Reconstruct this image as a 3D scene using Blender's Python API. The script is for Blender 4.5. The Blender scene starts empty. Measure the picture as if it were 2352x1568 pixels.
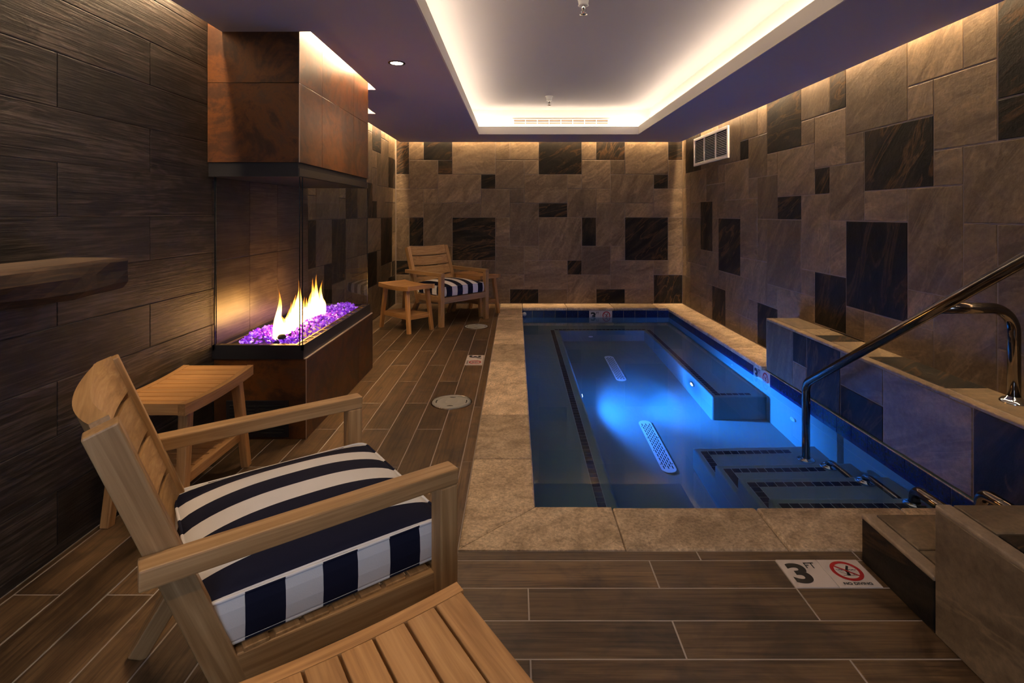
import bpy, bmesh, math, random
from mathutils import Vector, Matrix

SC = bpy.context.scene
COL = SC.collection
PI = math.pi
random.seed(7)

# ------------------------------------------------------------------ camera
F, H, CX, CY = 1230.0, 1.29, 1185.0, 491.0        # focal length, eye height, optical axis (pixels of 2352x1568)
cam_d = bpy.data.cameras.new('camera')
cam = bpy.data.objects.new('camera', cam_d)
COL.objects.link(cam)
cam_d.sensor_fit = 'HORIZONTAL'
cam_d.sensor_width = 36.0
cam_d.lens = F / 2352 * 36
cam_d.shift_x = (1176 - CX) / 2352
cam_d.shift_y = -(784 - CY) / 2352
cam_d.clip_start = 0.02
cam.location = (0, 0, H)
cam.rotation_euler = (PI / 2, 0, 0)
SC.camera = cam

# ------------------------------------------------------------------ world, view
W = bpy.data.worlds.new('world')
SC.world = W
W.use_nodes = True
W.node_tree.nodes['Background'].inputs['Color'].default_value = (0.55, 0.72, 1.0, 1)
W.node_tree.nodes['Background'].inputs['Strength'].default_value = 2.9
SC.view_settings.view_transform = 'Standard'
SC.view_settings.look = 'None'
SC.view_settings.gamma = 1.0
SC.view_settings.use_curve_mapping = False
SC.view_settings.exposure = 0.9
SC.cycles.use_denoising = True
SC.cycles.sample_clamp_indirect = 4.0
SC.cycles.max_bounces = 7
SC.cycles.diffuse_bounces = 3
SC.cycles.glossy_bounces = 3
SC.cycles.transmission_bounces = 5
SC.cycles.adaptive_threshold = 0.12
SC.cycles.transparent_max_bounces = 12

# light levels
COVE = 16.0
SLOT = 135.0
DOWN = 26.0
POOL = 190.0
WARM = (1.0, 0.84, 0.63)
WARM2 = (1.0, 0.70, 0.40)

# ------------------------------------------------------------------ room numbers
XL, XR, YB, YN = -1.73, 2.39, 7.684, -1.0
ZC, ZLIP, ZTOP = 2.31, 2.41, 2.652
ZW = -0.118
MOD = 0.2056


# ------------------------------------------------------------------ node helpers
def new_mat(name):
    m = bpy.data.materials.new(name)
    m.use_nodes = True
    nt = m.node_tree
    b = nt.nodes['Principled BSDF']
    return m, nt, b


def nd(nt, typ, **kw):
    n = nt.nodes.new(typ)
    for k, v in kw.items():
        setattr(n, k, v)
    return n


def ramp(nt, fac, stops):
    r = nd(nt, 'ShaderNodeValToRGB')
    el = r.color_ramp.elements
    while len(el) < len(stops):
        el.new(0.5)
    for e, (p, c) in zip(el, stops):
        e.position = p
        e.color = (c[0], c[1], c[2], 1)
    nt.links.new(fac, r.inputs['Fac'])
    return r.outputs['Color']


def mathn(nt, op, a, b=None, clamp=False):
    n = nd(nt, 'ShaderNodeMath', operation=op)
    n.use_clamp = clamp
    for i, v in enumerate((a, b)):
        if v is None:
            continue
        if isinstance(v, (int, float)):
            n.inputs[i].default_value = v
        else:
            nt.links.new(v, n.inputs[i])
    return n.outputs[0]


def mixc(nt, fac, a, b, mode='MIX'):
    n = nd(nt, 'ShaderNodeMix', data_type='RGBA', blend_type=mode)
    for s, v in ((0, fac), (6, a), (7, b)):
        if isinstance(v, (int, float)):
            n.inputs[s].default_value = v
        elif isinstance(v, tuple):
            n.inputs[s].default_value = (v[0], v[1], v[2], 1)
        else:
            nt.links.new(v, n.inputs[s])
    return n.outputs[2]


def coords(nt, scale=(1, 1, 1), rand=True, rot=(0, 0, 0)):
    """object coordinates, shifted per object so that no two pieces look alike"""
    tc = nd(nt, 'ShaderNodeTexCoord')
    mp = nd(nt, 'ShaderNodeMapping')
    mp.inputs['Scale'].default_value = scale
    mp.inputs['Rotation'].default_value = rot
    nt.links.new(tc.outputs['Object'], mp.inputs['Vector'])
    rnd = None
    if rand:
        oi = nd(nt, 'ShaderNodeObjectInfo')
        rnd = oi.outputs['Random']
        cb = nd(nt, 'ShaderNodeCombineXYZ')
        nt.links.new(mathn(nt, 'MULTIPLY', rnd, 37.0), cb.inputs[0])
        nt.links.new(mathn(nt, 'MULTIPLY', rnd, 91.0), cb.inputs[1])
        nt.links.new(mathn(nt, 'MULTIPLY', rnd, 53.0), cb.inputs[2])
        nt.links.new(cb.outputs[0], mp.inputs['Location'])
    return mp.outputs['Vector'], rnd


def noise(nt, vec, scale, detail=6, rough=0.6, dist=0.0):
    n = nd(nt, 'ShaderNodeTexNoise')
    n.inputs['Scale'].default_value = scale
    n.inputs['Detail'].default_value = detail
    n.inputs['Roughness'].default_value = rough
    n.inputs['Distortion'].default_value = dist
    nt.links.new(vec, n.inputs['Vector'])
    return n.outputs['Fac']


def bump(nt, b, height, strength=0.3, dist=0.01):
    n = nd(nt, 'ShaderNodeBump')
    n.inputs['Strength'].default_value = strength
    n.inputs['Distance'].default_value = dist
    nt.links.new(height, n.inputs['Height'])
    nt.links.new(n.outputs['Normal'], b.inputs['Normal'])


def plain(name, col, rough=0.5, metal=0.0, spec=0.5):
    m, nt, b = new_mat(name)
    b.inputs['Base Color'].default_value = (*col, 1)
    b.inputs['Roughness'].default_value = rough
    b.inputs['Metallic'].default_value = metal
    b.inputs['Specular IOR Level'].default_value = spec
    return m


def emit(name, col, s):
    m = bpy.data.materials.new(name)
    m.use_nodes = True
    nt = m.node_tree
    nt.nodes.clear()
    e = nd(nt, 'ShaderNodeEmission')
    e.inputs['Color'].default_value = (*col, 1)
    e.inputs['Strength'].default_value = s
    o = nd(nt, 'ShaderNodeOutputMaterial')
    nt.links.new(e.outputs[0], o.inputs['Surface'])
    return m


def stone_mat(name, lo, mid, hi, vein, rough=0.5, bs=0.35, spec=0.4, scale=1.0, vamt=0.6, speck=0.9, aniso=4.6, spread=0.19):
    m, nt, b = new_mat(name)
    v, rnd = coords(nt, (1, 1, 1))
    # diagonal foliation, its direction differs from tile to tile
    vr = nd(nt, 'ShaderNodeVectorRotate', rotation_type='AXIS_ANGLE')
    vr.inputs['Axis'].default_value = (0, 0, 1)
    nt.links.new(v, vr.inputs['Vector'])
    ang = mathn(nt, 'ADD', mathn(nt, 'MULTIPLY', mathn(nt, 'FRACT', mathn(nt, 'MULTIPLY', rnd, 7.3)), 1.3), -1.3)
    nt.links.new(ang, vr.inputs['Angle'])
    mp = nd(nt, 'ShaderNodeMapping')
    mp.inputs['Scale'].default_value = (1.2 * scale, 1.2 * aniso * scale, 2.0)
    nt.links.new(vr.outputs[0], mp.inputs['Vector'])
    n1 = noise(nt, mp.outputs[0], 1.6, 5, 0.6, 0.9)
    n2 = noise(nt, v, 34.0 * scale, 4, 0.72, 0.3)
    n3 = noise(nt, mp.outputs[0], 1.5, 4, 0.55, 0.8)
    base = ramp(nt, n1, [(0.5 - spread, lo), (0.5, mid), (0.5 + spread, hi)])
    veins = mathn(nt, 'SUBTRACT', 1.0, mathn(nt, 'MULTIPLY', mathn(nt, 'ABSOLUTE', mathn(nt, 'SUBTRACT', n3, 0.56)), 26.0), True)
    c = mixc(nt, mathn(nt, 'MULTIPLY', veins, vamt), base, vein)
    sp = mathn(nt, 'ADD', mathn(nt, 'MULTIPLY', n2, speck), 1.0 - speck / 2)
    br = mathn(nt, 'MULTIPLY', sp, mathn(nt, 'ADD', mathn(nt, 'MULTIPLY', rnd, 0.66), 0.67))
    hv = nd(nt, 'ShaderNodeHueSaturation')
    nt.links.new(c, hv.inputs['Color'])
    nt.links.new(br, hv.inputs['Value'])
    nt.links.new(hv.outputs[0], b.inputs['Base Color'])
    b.inputs['Roughness'].default_value = rough
    b.inputs['Specular IOR Level'].default_value = spec
    hgt = mathn(nt, 'ADD', mathn(nt, 'MULTIPLY', n2, 0.5), n1)
    bump(nt, b, hgt, bs, 0.012)
    return m


def wood_tile_mat(name, lo, mid, hi, rough=0.42, bs=0.12, blotch=0.5, rings=0.35, vary=0.55):
    m, nt, b = new_mat(name)
    v, rnd = coords(nt, (1, 1, 1))
    mp = nd(nt, 'ShaderNodeMapping')
    mp.inputs['Scale'].default_value = (1.3, 38.0, 8.0)
    nt.links.new(v, mp.inputs['Vector'])
    mp2 = nd(nt, 'ShaderNodeMapping')
    mp2.inputs['Scale'].default_value = (0.9, 6.0, 3.0)
    nt.links.new(v, mp2.inputs['Vector'])
    g = noise(nt, mp.outputs[0], 2.4, 4, 0.65, 0.5)
    g2 = noise(nt, mp2.outputs[0], 1.7, 3, 0.5, 0.9)
    bl = noise(nt, v, 4.5, 4, 0.62, 0.8)
    # growth rings: contour lines of the slow grain field
    rg_ = mathn(nt, 'PINGPONG', mathn(nt, 'MULTIPLY', g2, 7.0), 0.5)
    f = mathn(nt, 'ADD', mathn(nt, 'MULTIPLY', g, 0.62), mathn(nt, 'ADD', mathn(nt, 'MULTIPLY', g2, 0.38 - rings * 0.2), mathn(nt, 'MULTIPLY', rg_, rings * 0.4)))
    c = ramp(nt, f, [(0.40, lo), (0.5, mid), (0.62, hi)])
    dk = ramp(nt, bl, [(0.34, (1 - blotch, 1 - blotch, 1 - blotch)), (0.52, (1, 1, 1))])
    c = mixc(nt, 1.0, c, dk, 'MULTIPLY')
    hv = nd(nt, 'ShaderNodeHueSaturation')
    nt.links.new(c, hv.inputs['Color'])
    nt.links.new(mathn(nt, 'ADD', mathn(nt, 'MULTIPLY', rnd, vary), 1.0 - vary / 2), hv.inputs['Value'])
    nt.links.new(hv.outputs[0], b.inputs['Base Color'])
    b.inputs['Roughness'].default_value = rough
    bump(nt, b, f, bs, 0.01)
    return m


def teak_mat(name, lo, mid, hi, rough=0.5):
    m, nt, b = new_mat(name)
    v, rnd = coords(nt, (1, 1, 1))
    mp = nd(nt, 'ShaderNodeMapping')
    mp.inputs['Scale'].default_value = (1.2, 22.0, 22.0)
    nt.links.new(v, mp.inputs['Vector'])
    mp2 = nd(nt, 'ShaderNodeMapping')
    mp2.inputs['Scale'].default_value = (1.0, 60.0, 60.0)
    nt.links.new(v, mp2.inputs['Vector'])
    g = noise(nt, mp.outputs[0], 2.0, 5, 0.55, 1.2)
    g2 = noise(nt, mp2.outputs[0], 3.0, 3, 0.6, 0.2)
    f = mathn(nt, 'ADD', mathn(nt, 'MULTIPLY', g, 0.75), mathn(nt, 'MULTIPLY', g2, 0.25))
    c = ramp(nt, f, [(0.32, lo), (0.5, mid), (0.66, hi)])
    hv = nd(nt, 'ShaderNodeHueSaturation')
    nt.links.new(c, hv.inputs['Color'])
    nt.links.new(mathn(nt, 'ADD', mathn(nt, 'MULTIPLY', rnd, 0.3), 0.85), hv.inputs['Value'])
    nt.links.new(hv.outputs[0], b.inputs['Base Color'])
    b.inputs['Roughness'].default_value = rough
    bump(nt, b, f, 0.08, 0.003)
    return m


M = {}
M['stone'] = stone_mat('stone_tile_brown', (0.098, 0.067, 0.038), (0.150, 0.104, 0.060), (0.210, 0.148, 0.086), (0.29, 0.20, 0.115), 0.5, 0.22, 0.35, 1.0, 0.4, 1.2, 3.4, 0.2)
M['stone_dark'] = stone_mat('stone_tile_charcoal', (0.008, 0.0068, 0.0055), (0.015, 0.012, 0.009), (0.034, 0.023, 0.014), (0.12, 0.062, 0.024), 0.6, 0.25, 0.15, 1.0, 0.55, 1.0, 4.0, 0.13)
M['coping'] = stone_mat('coping_travertine', (0.36, 0.255, 0.155), (0.53, 0.385, 0.245), (0.62, 0.465, 0.305), (0.25, 0.165, 0.10), 0.55, 0.3, 0.4, 2.4, 0.35, 2.2, 1.5, 0.15)
M['trim_stone'] = stone_mat('bullnose_trim', (0.19, 0.135, 0.084), (0.25, 0.18, 0.115), (0.32, 0.235, 0.15), (0.36, 0.26, 0.16), 0.5, 0.2)
M['floor_plank'] = wood_tile_mat('wood_look_floor', (0.056, 0.030, 0.013), (0.110, 0.062, 0.028), (0.158, 0.093, 0.044), 0.36, 0.08, 0.5, 0.15, 0.65)
M['wall_plank'] = wood_tile_mat('wood_look_wall', (0.012, 0.0084, 0.0066), (0.030, 0.022, 0.0175), (0.082, 0.063, 0.052), 0.5, 0.35, 0.4, 0.5, 0.85)
M['grout'] = plain('grout', (0.24, 0.185, 0.145), 0.85)
M['grout_floor'] = plain('grout_floor', (0.36, 0.30, 0.26), 0.85)
M['grout_wall'] = plain('grout_wall', (0.06, 0.05, 0.043), 0.85)
M['grout_dark'] = plain('grout_dark', (0.035, 0.028, 0.022), 0.85)
M['paint'] = plain('ceiling_paint', (0.43, 0.395, 0.40), 0.75, 0, 0.2)
M['paint_soffit'] = plain('soffit_paint', (0.56, 0.52, 0.55), 0.75, 0, 0.2)
M['paint_lip'] = plain('cove_bounce_paint', (0.80, 0.74, 0.66), 0.7, 0, 0.2)  # cream of the bounced cove light is put into this colour
M['white'] = plain('white_enamel', (0.72, 0.69, 0.66), 0.4)
M['chrome'] = plain('polished_steel', (0.62, 0.60, 0.58), 0.10, 1.0)
M['steel'] = plain('brushed_steel', (0.24, 0.21, 0.185), 0.12, 1.0)
M['black_metal'] = plain('black_metal', (0.010, 0.010, 0.013), 0.4)
M['black_gap'] = plain('black_void', (0.004, 0.004, 0.004), 0.8)
M['teak'] = teak_mat('teak', (0.27, 0.142, 0.052), (0.39, 0.220, 0.090), (0.49, 0.300, 0.138))
M['teak_warm'] = teak_mat('teak_oiled', (0.29, 0.130, 0.038), (0.42, 0.205, 0.068), (0.53, 0.280, 0.104))
M['mantel'] = teak_mat('rough_log', (0.008, 0.0036, 0.002), (0.026, 0.0115, 0.005), (0.070, 0.033, 0.015), 0.7)
M['cover'] = plain('cover_plastic', (0.30, 0.285, 0.25), 0.5)
M['ceramic'] = plain('marker_ceramic', (0.62, 0.53, 0.47), 0.3)
M['ink'] = plain('marker_black', (0.008, 0.007, 0.006), 0.4)
M['red'] = plain('marker_red', (0.42, 0.012, 0.014), 0.4)
M['plaster'] = plain('pool_plaster', (0.17, 0.235, 0.225), 0.8, 0, 0.1)
M['trim_tile'] = plain('navy_trim_tile', (0.012, 0.016, 0.034), 0.25)
M['grille'] = plain('drain_plastic', (0.62, 0.70, 0.74), 0.45)
M['navy'] = plain('navy', (0.008, 0.009, 0.022), 0.9)


def blue_tile():
    m, nt, b = new_mat('cobalt_waterline_tile')
    v, rnd = coords(nt)
    n = noise(nt, v, 60, 5, 0.7)
    c = ramp(nt, n, [(0.35, (0.004, 0.007, 0.035)), (0.6, (0.010, 0.020, 0.095)), (0.75, (0.03, 0.05, 0.17))])
    nt.links.new(c, b.inputs['Base Color'])
    b.inputs['Roughness'].default_value = 0.18
    bump(nt, b, n, 0.15, 0.004)
    return m


M['blue_tile'] = blue_tile()


def rust():
    m, nt, b = new_mat('rusted_metal_tile')
    v, rnd = coords(nt, (1, 1, 0.55))
    n1 = noise(nt, v, 3.2, 5, 0.68, 0.8)
    n2 = noise(nt, v, 9.0, 5, 0.75, 0.3)
    f = mathn(nt, 'ADD', mathn(nt, 'MULTIPLY', n1, 0.7), mathn(nt, 'MULTIPLY', n2, 0.3))
    c = ramp(nt, f, [(0.34, (0.034, 0.014, 0.007)), (0.46, (0.062, 0.026, 0.012)), (0.54, (0.135, 0.047, 0.011)), (0.61, (0.088, 0.040, 0.020)), (0.72, (0.12, 0.070, 0.042))])
    nt.links.new(c, b.inputs['Base Color'])
    b.inputs['Metallic'].default_value = 0.25
    r = nd(nt, 'ShaderNodeMapRange')
    r.inputs['To Min'].default_value = 0.22
    r.inputs['To Max'].default_value = 0.5
    nt.links.new(n2, r.inputs['Value'])
    nt.links.new(r.outputs[0], b.inputs['Roughness'])
    bump(nt, b, n2, 0.06, 0.004)
    return m


M['rust'] = rust()


def glass_mat(name, tint, ior=1.45):
    m = bpy.data.materials.new(name)
    m.use_nodes = True
    nt = m.node_tree
    nt.nodes.clear()
    fr = nd(nt, 'ShaderNodeFresnel')
    fr.inputs['IOR'].default_value = ior
    t = nd(nt, 'ShaderNodeBsdfTransparent')
    t.inputs['Color'].default_value = (*tint, 1)
    g = nd(nt, 'ShaderNodeBsdfGlossy')
    g.inputs['Roughness'].default_value = 0.0
    mx = nd(nt, 'ShaderNodeMixShader')
    o = nd(nt, 'ShaderNodeOutputMaterial')
    geo = nd(nt, 'ShaderNodeNewGeometry')
    nt.links.new(mathn(nt, 'MULTIPLY', fr.outputs[0], mathn(nt, 'SUBTRACT', 1.0, geo.outputs['Backfacing'])), mx.inputs[0])
    nt.links.new(t.outputs[0], mx.inputs[1])
    nt.links.new(g.outputs[0], mx.inputs[2])
    nt.links.new(mx.outputs[0], o.inputs['Surface'])
    return m


M['glass'] = glass_mat('fireplace_glass', (0.93, 0.95, 0.96))
M['glass_far'] = glass_mat('coated_glass', (0.93, 0.95, 0.96), 1.12)
M['pane'] = glass_mat('added_window_glass', (0.97, 0.98, 1.0))


def water_mat():
    m = bpy.data.materials.new('pool_water')
    m.use_nodes = True
    nt = m.node_tree
    nt.nodes.clear()
    g = nd(nt, 'ShaderNodeBsdfGlass')
    g.inputs['IOR'].default_value = 1.33
    g.inputs['Roughness'].default_value = 0.0
    g.inputs['Color'].default_value = (0.86, 0.95, 1.0, 1)
    tc = nd(nt, 'ShaderNodeTexCoord')
    n = noise(nt, tc.outputs['Object'], 1.6, 2, 0.5)
    bp = nd(nt, 'ShaderNodeBump')
    bp.inputs['Strength'].default_value = 0.02
    bp.inputs['Distance'].default_value = 0.01
    nt.links.new(n, bp.inputs['Height'])
    nt.links.new(bp.outputs[0], g.inputs['Normal'])
    o = nd(nt, 'ShaderNodeOutputMaterial')
    nt.links.new(g.outputs[0], o.inputs['Surface'])
    return m


M['water'] = water_mat()


def cushion_mat():
    m, nt, b = new_mat('striped_canvas')
    tc = nd(nt, 'ShaderNodeTexCoord')
    sx = nd(nt, 'ShaderNodeSeparateXYZ')
    nt.links.new(tc.outputs['Object'], sx.inputs[0])
    sn = nd(nt, 'ShaderNodeSeparateXYZ')
    nt.links.new(tc.outputs['Normal'], sn.inputs[0])
    sy = mathn(nt, 'GREATER_THAN', mathn(nt, 'MODULO', mathn(nt, 'ADD', sx.outputs[1], 0.30 - 0.008 + 1.6), 0.16), 0.08)
    sxx = mathn(nt, 'LESS_THAN', mathn(nt, 'MODULO', mathn(nt, 'ADD', sx.outputs[0], 0.29 + 1.7), 0.17), 0.085)
    side = mathn(nt, 'GREATER_THAN', mathn(nt, 'ABSOLUTE', sn.outputs[1]), 0.75)
    w = mathn(nt, 'ADD', mathn(nt, 'MULTIPLY', side, sxx), mathn(nt, 'MULTIPLY', mathn(nt, 'SUBTRACT', 1.0, side), sy))
    c = mixc(nt, w, (0.012, 0.013, 0.030), (0.72, 0.69, 0.68))
    nt.links.new(c, b.inputs['Base Color'])
    b.inputs['Roughness'].default_value = 0.9
    b.inputs['Specular IOR Level'].default_value = 0.15
    n = noise(nt, tc.outputs['Object'], 320, 2, 0.6)
    bump(nt, b, n, 0.15, 0.002)
    return m


M['stripe'] = cushion_mat()


def flame_mat():
    m = bpy.data.materials.new('flame')
    m.use_nodes = True
    nt = m.node_tree
    nt.nodes.clear()
    tc = nd(nt, 'ShaderNodeTexCoord')
    sx = nd(nt, 'ShaderNodeSeparateXYZ')
    nt.links.new(tc.outputs['Generated'], sx.inputs[0])
    n = noise(nt, tc.outputs['Object'], 14, 3, 0.6)
    h = mathn(nt, 'ADD', sx.outputs[2], mathn(nt, 'MULTIPLY', mathn(nt, 'SUBTRACT', n, 0.5), 0.35))
    c = ramp(nt, h, [(0.0, (1.0, 0.52, 0.18)), (0.35, (1.0, 0.50, 0.14)), (0.7, (1.0, 0.36, 0.04)), (1.0, (1.0, 0.25, 0.02))])
    s = ramp(nt, h, [(0.0, (0.25, 0.25, 0.25)), (0.12, (1, 1, 1)), (0.45, (0.8, 0.8, 0.8)), (0.75, (0.2, 0.2, 0.2)), (1.0, (0.08, 0.08, 0.08))])
    e = nd(nt, 'ShaderNodeEmission')
    nt.links.new(c, e.inputs['Color'])
    nt.links.new(mathn(nt, 'MULTIPLY', s, 14.0), e.inputs['Strength'])
    a = ramp(nt, h, [(0.0, (0.15, 0.15, 0.15)), (0.1, (0.7, 0.7, 0.7)), (0.5, (0.75, 0.75, 0.75)), (0.9, (0.2, 0.2, 0.2)), (1.0, (0.05, 0.05, 0.05))])
    t = nd(nt, 'ShaderNodeBsdfTransparent')
    mx = nd(nt, 'ShaderNodeMixShader')
    o = nd(nt, 'ShaderNodeOutputMaterial')
    nt.links.new(a, mx.inputs[0])
    nt.links.new(t.outputs[0], mx.inputs[1])
    nt.links.new(e.outputs[0], mx.inputs[2])
    nt.links.new(mx.outputs[0], o.inputs['Surface'])
    return m


M['flame'] = flame_mat()


def crystal_mat():
    m, nt, b = new_mat('violet_fire_glass')
    geo = nd(nt, 'ShaderNodeNewGeometry')
    r = geo.outputs['Random Per Island']
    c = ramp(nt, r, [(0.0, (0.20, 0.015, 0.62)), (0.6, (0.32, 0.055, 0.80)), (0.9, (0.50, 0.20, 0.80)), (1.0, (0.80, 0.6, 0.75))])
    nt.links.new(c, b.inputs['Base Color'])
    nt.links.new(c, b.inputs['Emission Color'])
    nt.links.new(mathn(nt, 'MULTIPLY', mathn(nt, 'ADD', r, 0.3), 0.42), b.inputs['Emission Strength'])  # emission stands in for the violet LED light from below
    b.inputs['Roughness'].default_value = 0.12
    return m


M['crystal'] = crystal_mat()


# ------------------------------------------------------------------ mesh helpers
def link(o, parent=None):
    COL.objects.link(o)
    if parent is not None:
        o.parent = parent
    return o


def obj(name, bm, mat, parent=None, bevel=0.0, segs=2, smooth=False, loc=None):
    if bevel > 0:
        bmesh.ops.bevel(bm, geom=list(bm.edges), offset=bevel, segments=segs, affect='EDGES', profile=0.5, clamp_overlap=True)
    me = bpy.data.meshes.new(name)
    bm.to_mesh(me)
    bm.free()
    if isinstance(mat, str):
        mat = M[mat]
    me.materials.append(mat)
    if smooth:
        for p in me.polygons:
            p.use_smooth = True
    o = bpy.data.objects.new(name, me)
    if loc is not None:
        o.location = loc
    return link(o, parent)


def bx(bm, lo, hi):
    vs = [bm.verts.new((x, y, z)) for x in (lo[0], hi[0]) for y in (lo[1], hi[1]) for z in (lo[2], hi[2])]
    for f in ((0, 1, 3, 2), (4, 6, 7, 5), (0, 4, 5, 1), (2, 3, 7, 6), (0, 2, 6, 4), (1, 5, 7, 3)):
        bm.faces.new([vs[i] for i in f])
    return vs


def box(name, lo, hi, mat, parent=None, bevel=0.0, segs=2):
    """box whose own origin is its centre (world coordinates when the parent sits at the origin)"""
    c = [(a + b) / 2 for a, b in zip(lo, hi)]
    h = [abs(b - a) / 2 for a, b in zip(lo, hi)]
    bm = bmesh.new()
    bx(bm, [-v for v in h], h)
    return obj(name, bm, mat, parent, bevel, segs, False, c)


def beam(name, p0, p1, w, t, mat, parent=None, up=(0, 0, 1), bevel=0.004, taper=1.0):
    """bar from p0 to p1; local X runs along the grain, w across, t in the direction of up"""
    p0, p1 = Vector(p0), Vector(p1)
    x = (p1 - p0)
    L = x.length
    x.normalize()
    z = Vector(up)
    z = (z - x * z.dot(x)).normalized()
    y = z.cross(x)
    bm = bmesh.new()
    vs = bx(bm, (-L / 2, -w / 2, -t / 2), (L / 2, w / 2, t / 2))
    for v in vs:
        if v.co.x > 0:
            v.co.y *= taper
            v.co.z *= taper
    o = obj(name, bm, mat, parent, bevel, 2)
    m = Matrix((x, y, z)).transposed().to_4x4()
    m.translation = (p0 + p1) / 2
    o.matrix_local = m
    return o


def tube(name, pts, r, mat, parent=None, n=14, closed=False):
    pts = [Vector(p) for p in pts]
    bm = bmesh.new()
    rings = []
    N = len(pts)
    prev = None
    for i, p in enumerate(pts):
        a = pts[i - 1] if (i > 0 or closed) else p
        b = pts[(i + 1) % N] if (i < N - 1 or closed) else p
        t = (b - a).normalized()
        if prev is None:
            u = t.orthogonal().normalized()
        else:
            u = (prev - t * prev.dot(t)).normalized()
        prev = u
        w = t.cross(u)
        rings.append([bm.verts.new(p + (u * math.cos(k * 2 * PI / n) + w * math.sin(k * 2 * PI / n)) * r) for k in range(n)])
    m = N if closed else N - 1
    for i in range(m):
        A, B = rings[i], rings[(i + 1) % N]
        for k in range(n):
            bm.faces.new((A[k], A[(k + 1) % n], B[(k + 1) % n], B[k]))
    if not closed:
        bm.faces.new(list(reversed(rings[0])))
        bm.faces.new(rings[-1])
    return obj(name, bm, mat, parent, 0, 1, True)


def arc_path(pts, r, n=8):
    """polyline with rounded corners of radius r"""
    pts = [Vector(p) for p in pts]
    out = [pts[0]]
    for i in range(1, len(pts) - 1):
        a, b, c = pts[i - 1], pts[i], pts[i + 1]
        d0, d1 = (a - b).normalized(), (c - b).normalized()
        ang = d0.angle(d1)
        cut = min(r / math.tan(ang / 2), (a - b).length * 0.49, (c - b).length * 0.49)
        rr = cut * math.tan(ang / 2)
        cen = b + (d0 + d1).normalized() * (rr / math.sin(ang / 2))
        s, e = b + d0 * cut - cen, b + d1 * cut - cen
        for k in range(n + 1):
            q = s.lerp(e, k / n).normalized() * rr if False else None
            tt = k / n
            om = s.angle(e)
            v = (s * math.sin((1 - tt) * om) + e * math.sin(tt * om)) / math.sin(om)
            out.append(cen + v)
    out.append(pts[-1])
    return out


def lathe(name, prof, mat, parent=None, n=28, loc=(0, 0, 0), smooth=True):
    bm = bmesh.new()
    rings = []
    for r, z in prof:
        if r < 1e-6:
            rings.append([bm.verts.new((0, 0, z))])
        else:
            rings.append([bm.verts.new((r * math.cos(k * 2 * PI / n), r * math.sin(k * 2 * PI / n), z)) for k in range(n)])
    for A, B in zip(rings, rings[1:]):
        for k in range(n):
            a = [A[k % len(A)], A[(k + 1) % n % len(A)], B[(k + 1) % n % len(B)], B[k % len(B)]]
            f = []
            for v in a:
                if v not in f:
                    f.append(v)
            if len(f) > 2:
                bm.faces.new(f)
    o = obj(name, bm, mat, parent, 0, 1, smooth, loc)
    return o


def prism(name, poly, z0, z1, mat, parent=None, bevel=0.0, segs=2):
    cx = sum(p[0] for p in poly) / len(poly)
    cy = sum(p[1] for p in poly) / len(poly)
    bm = bmesh.new()
    lo = [bm.verts.new((x - cx, y - cy, z0 - z1)) for x, y in poly]
    hi = [bm.verts.new((x - cx, y - cy, 0)) for x, y in poly]
    n = len(poly)
    bm.faces.new(list(reversed(lo)))
    bm.faces.new(hi)
    for i in range(n):
        bm.faces.new((lo[i], lo[(i + 1) % n], hi[(i + 1) % n], hi[i]))
    bmesh.ops.recalc_face_normals(bm, faces=bm.faces)
    return obj(name, bm, mat, parent, bevel, segs, False, (cx, cy, z1))


def thing(name, label, cat, loc=(0, 0, 0), rz=0.0, group=None):
    o = bpy.data.objects.new(name, None)
    o.empty_display_size = 0.1
    COL.objects.link(o)
    o.location = loc
    o.rotation_euler = (0, 0, rz)
    o['label'] = label
    o['category'] = cat
    if group:
        o['group'] = group
    return o


def tag(o, label, cat, group=None, kind=None):
    o['label'] = label
    o['category'] = cat
    if group:
        o['group'] = group
    if kind:
        o['kind'] = kind
    return o


def structure(o, label=None):
    o['kind'] = 'structure'
    if label:
        o['label'] = label
    return o


def dup(root, name, loc, rz, label):
    r = root.copy()
    r.name = name
    COL.objects.link(r)
    r.location = loc
    r.rotation_euler = (0, 0, rz)
    r['label'] = label
    for ch in list(root.children):
        c = ch.copy()
        COL.objects.link(c)
        c.parent = r
        for g in list(ch.children):
            d = g.copy()
            COL.objects.link(d)
            d.parent = c
    return r


# tiles: one shared mesh per size, local X/Y in the face, local Z outwards
_tm = {}


def tile(name, w, h, mat, parent, origin, ux, uy, t=0.010, ch=0.0035):
    key = (round(w, 4), round(h, 4), mat, t)
    if key not in _tm:
        bm = bmesh.new()
        a, b = w / 2, h / 2
        rings = [[(-a, -b, 0), (a, -b, 0), (a, b, 0), (-a, b, 0)],
                 [(-a, -b, t - ch * 0.7), (a, -b, t - ch * 0.7), (a, b, t - ch * 0.7), (-a, b, t - ch * 0.7)],
                 [(-a + ch, -b + ch, t), (a - ch, -b + ch, t), (a - ch, b - ch, t), (-a + ch, b - ch, t)]]
        rv = [[bm.verts.new(c) for c in r] for r in rings]
        for A, B in zip(rv, rv[1:]):
            for k in range(4):
                bm.faces.new((A[k], A[(k + 1) % 4], B[(k + 1) % 4], B[k]))
        bm.faces.new(rv[2])
        me = bpy.data.meshes.new(name)
        bm.to_mesh(me)
        bm.free()
        me.materials.append(M[mat])
        _tm[key] = me
    o = bpy.data.objects.new(name, _tm[key])
    link(o, parent)
    ux, uy = Vector(ux), Vector(uy)
    uz = ux.cross(uy)
    m = Matrix((ux, uy, uz)).transposed().to_4x4()
    m.translation = Vector(origin)
    o.matrix_local = m
    return o


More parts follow.
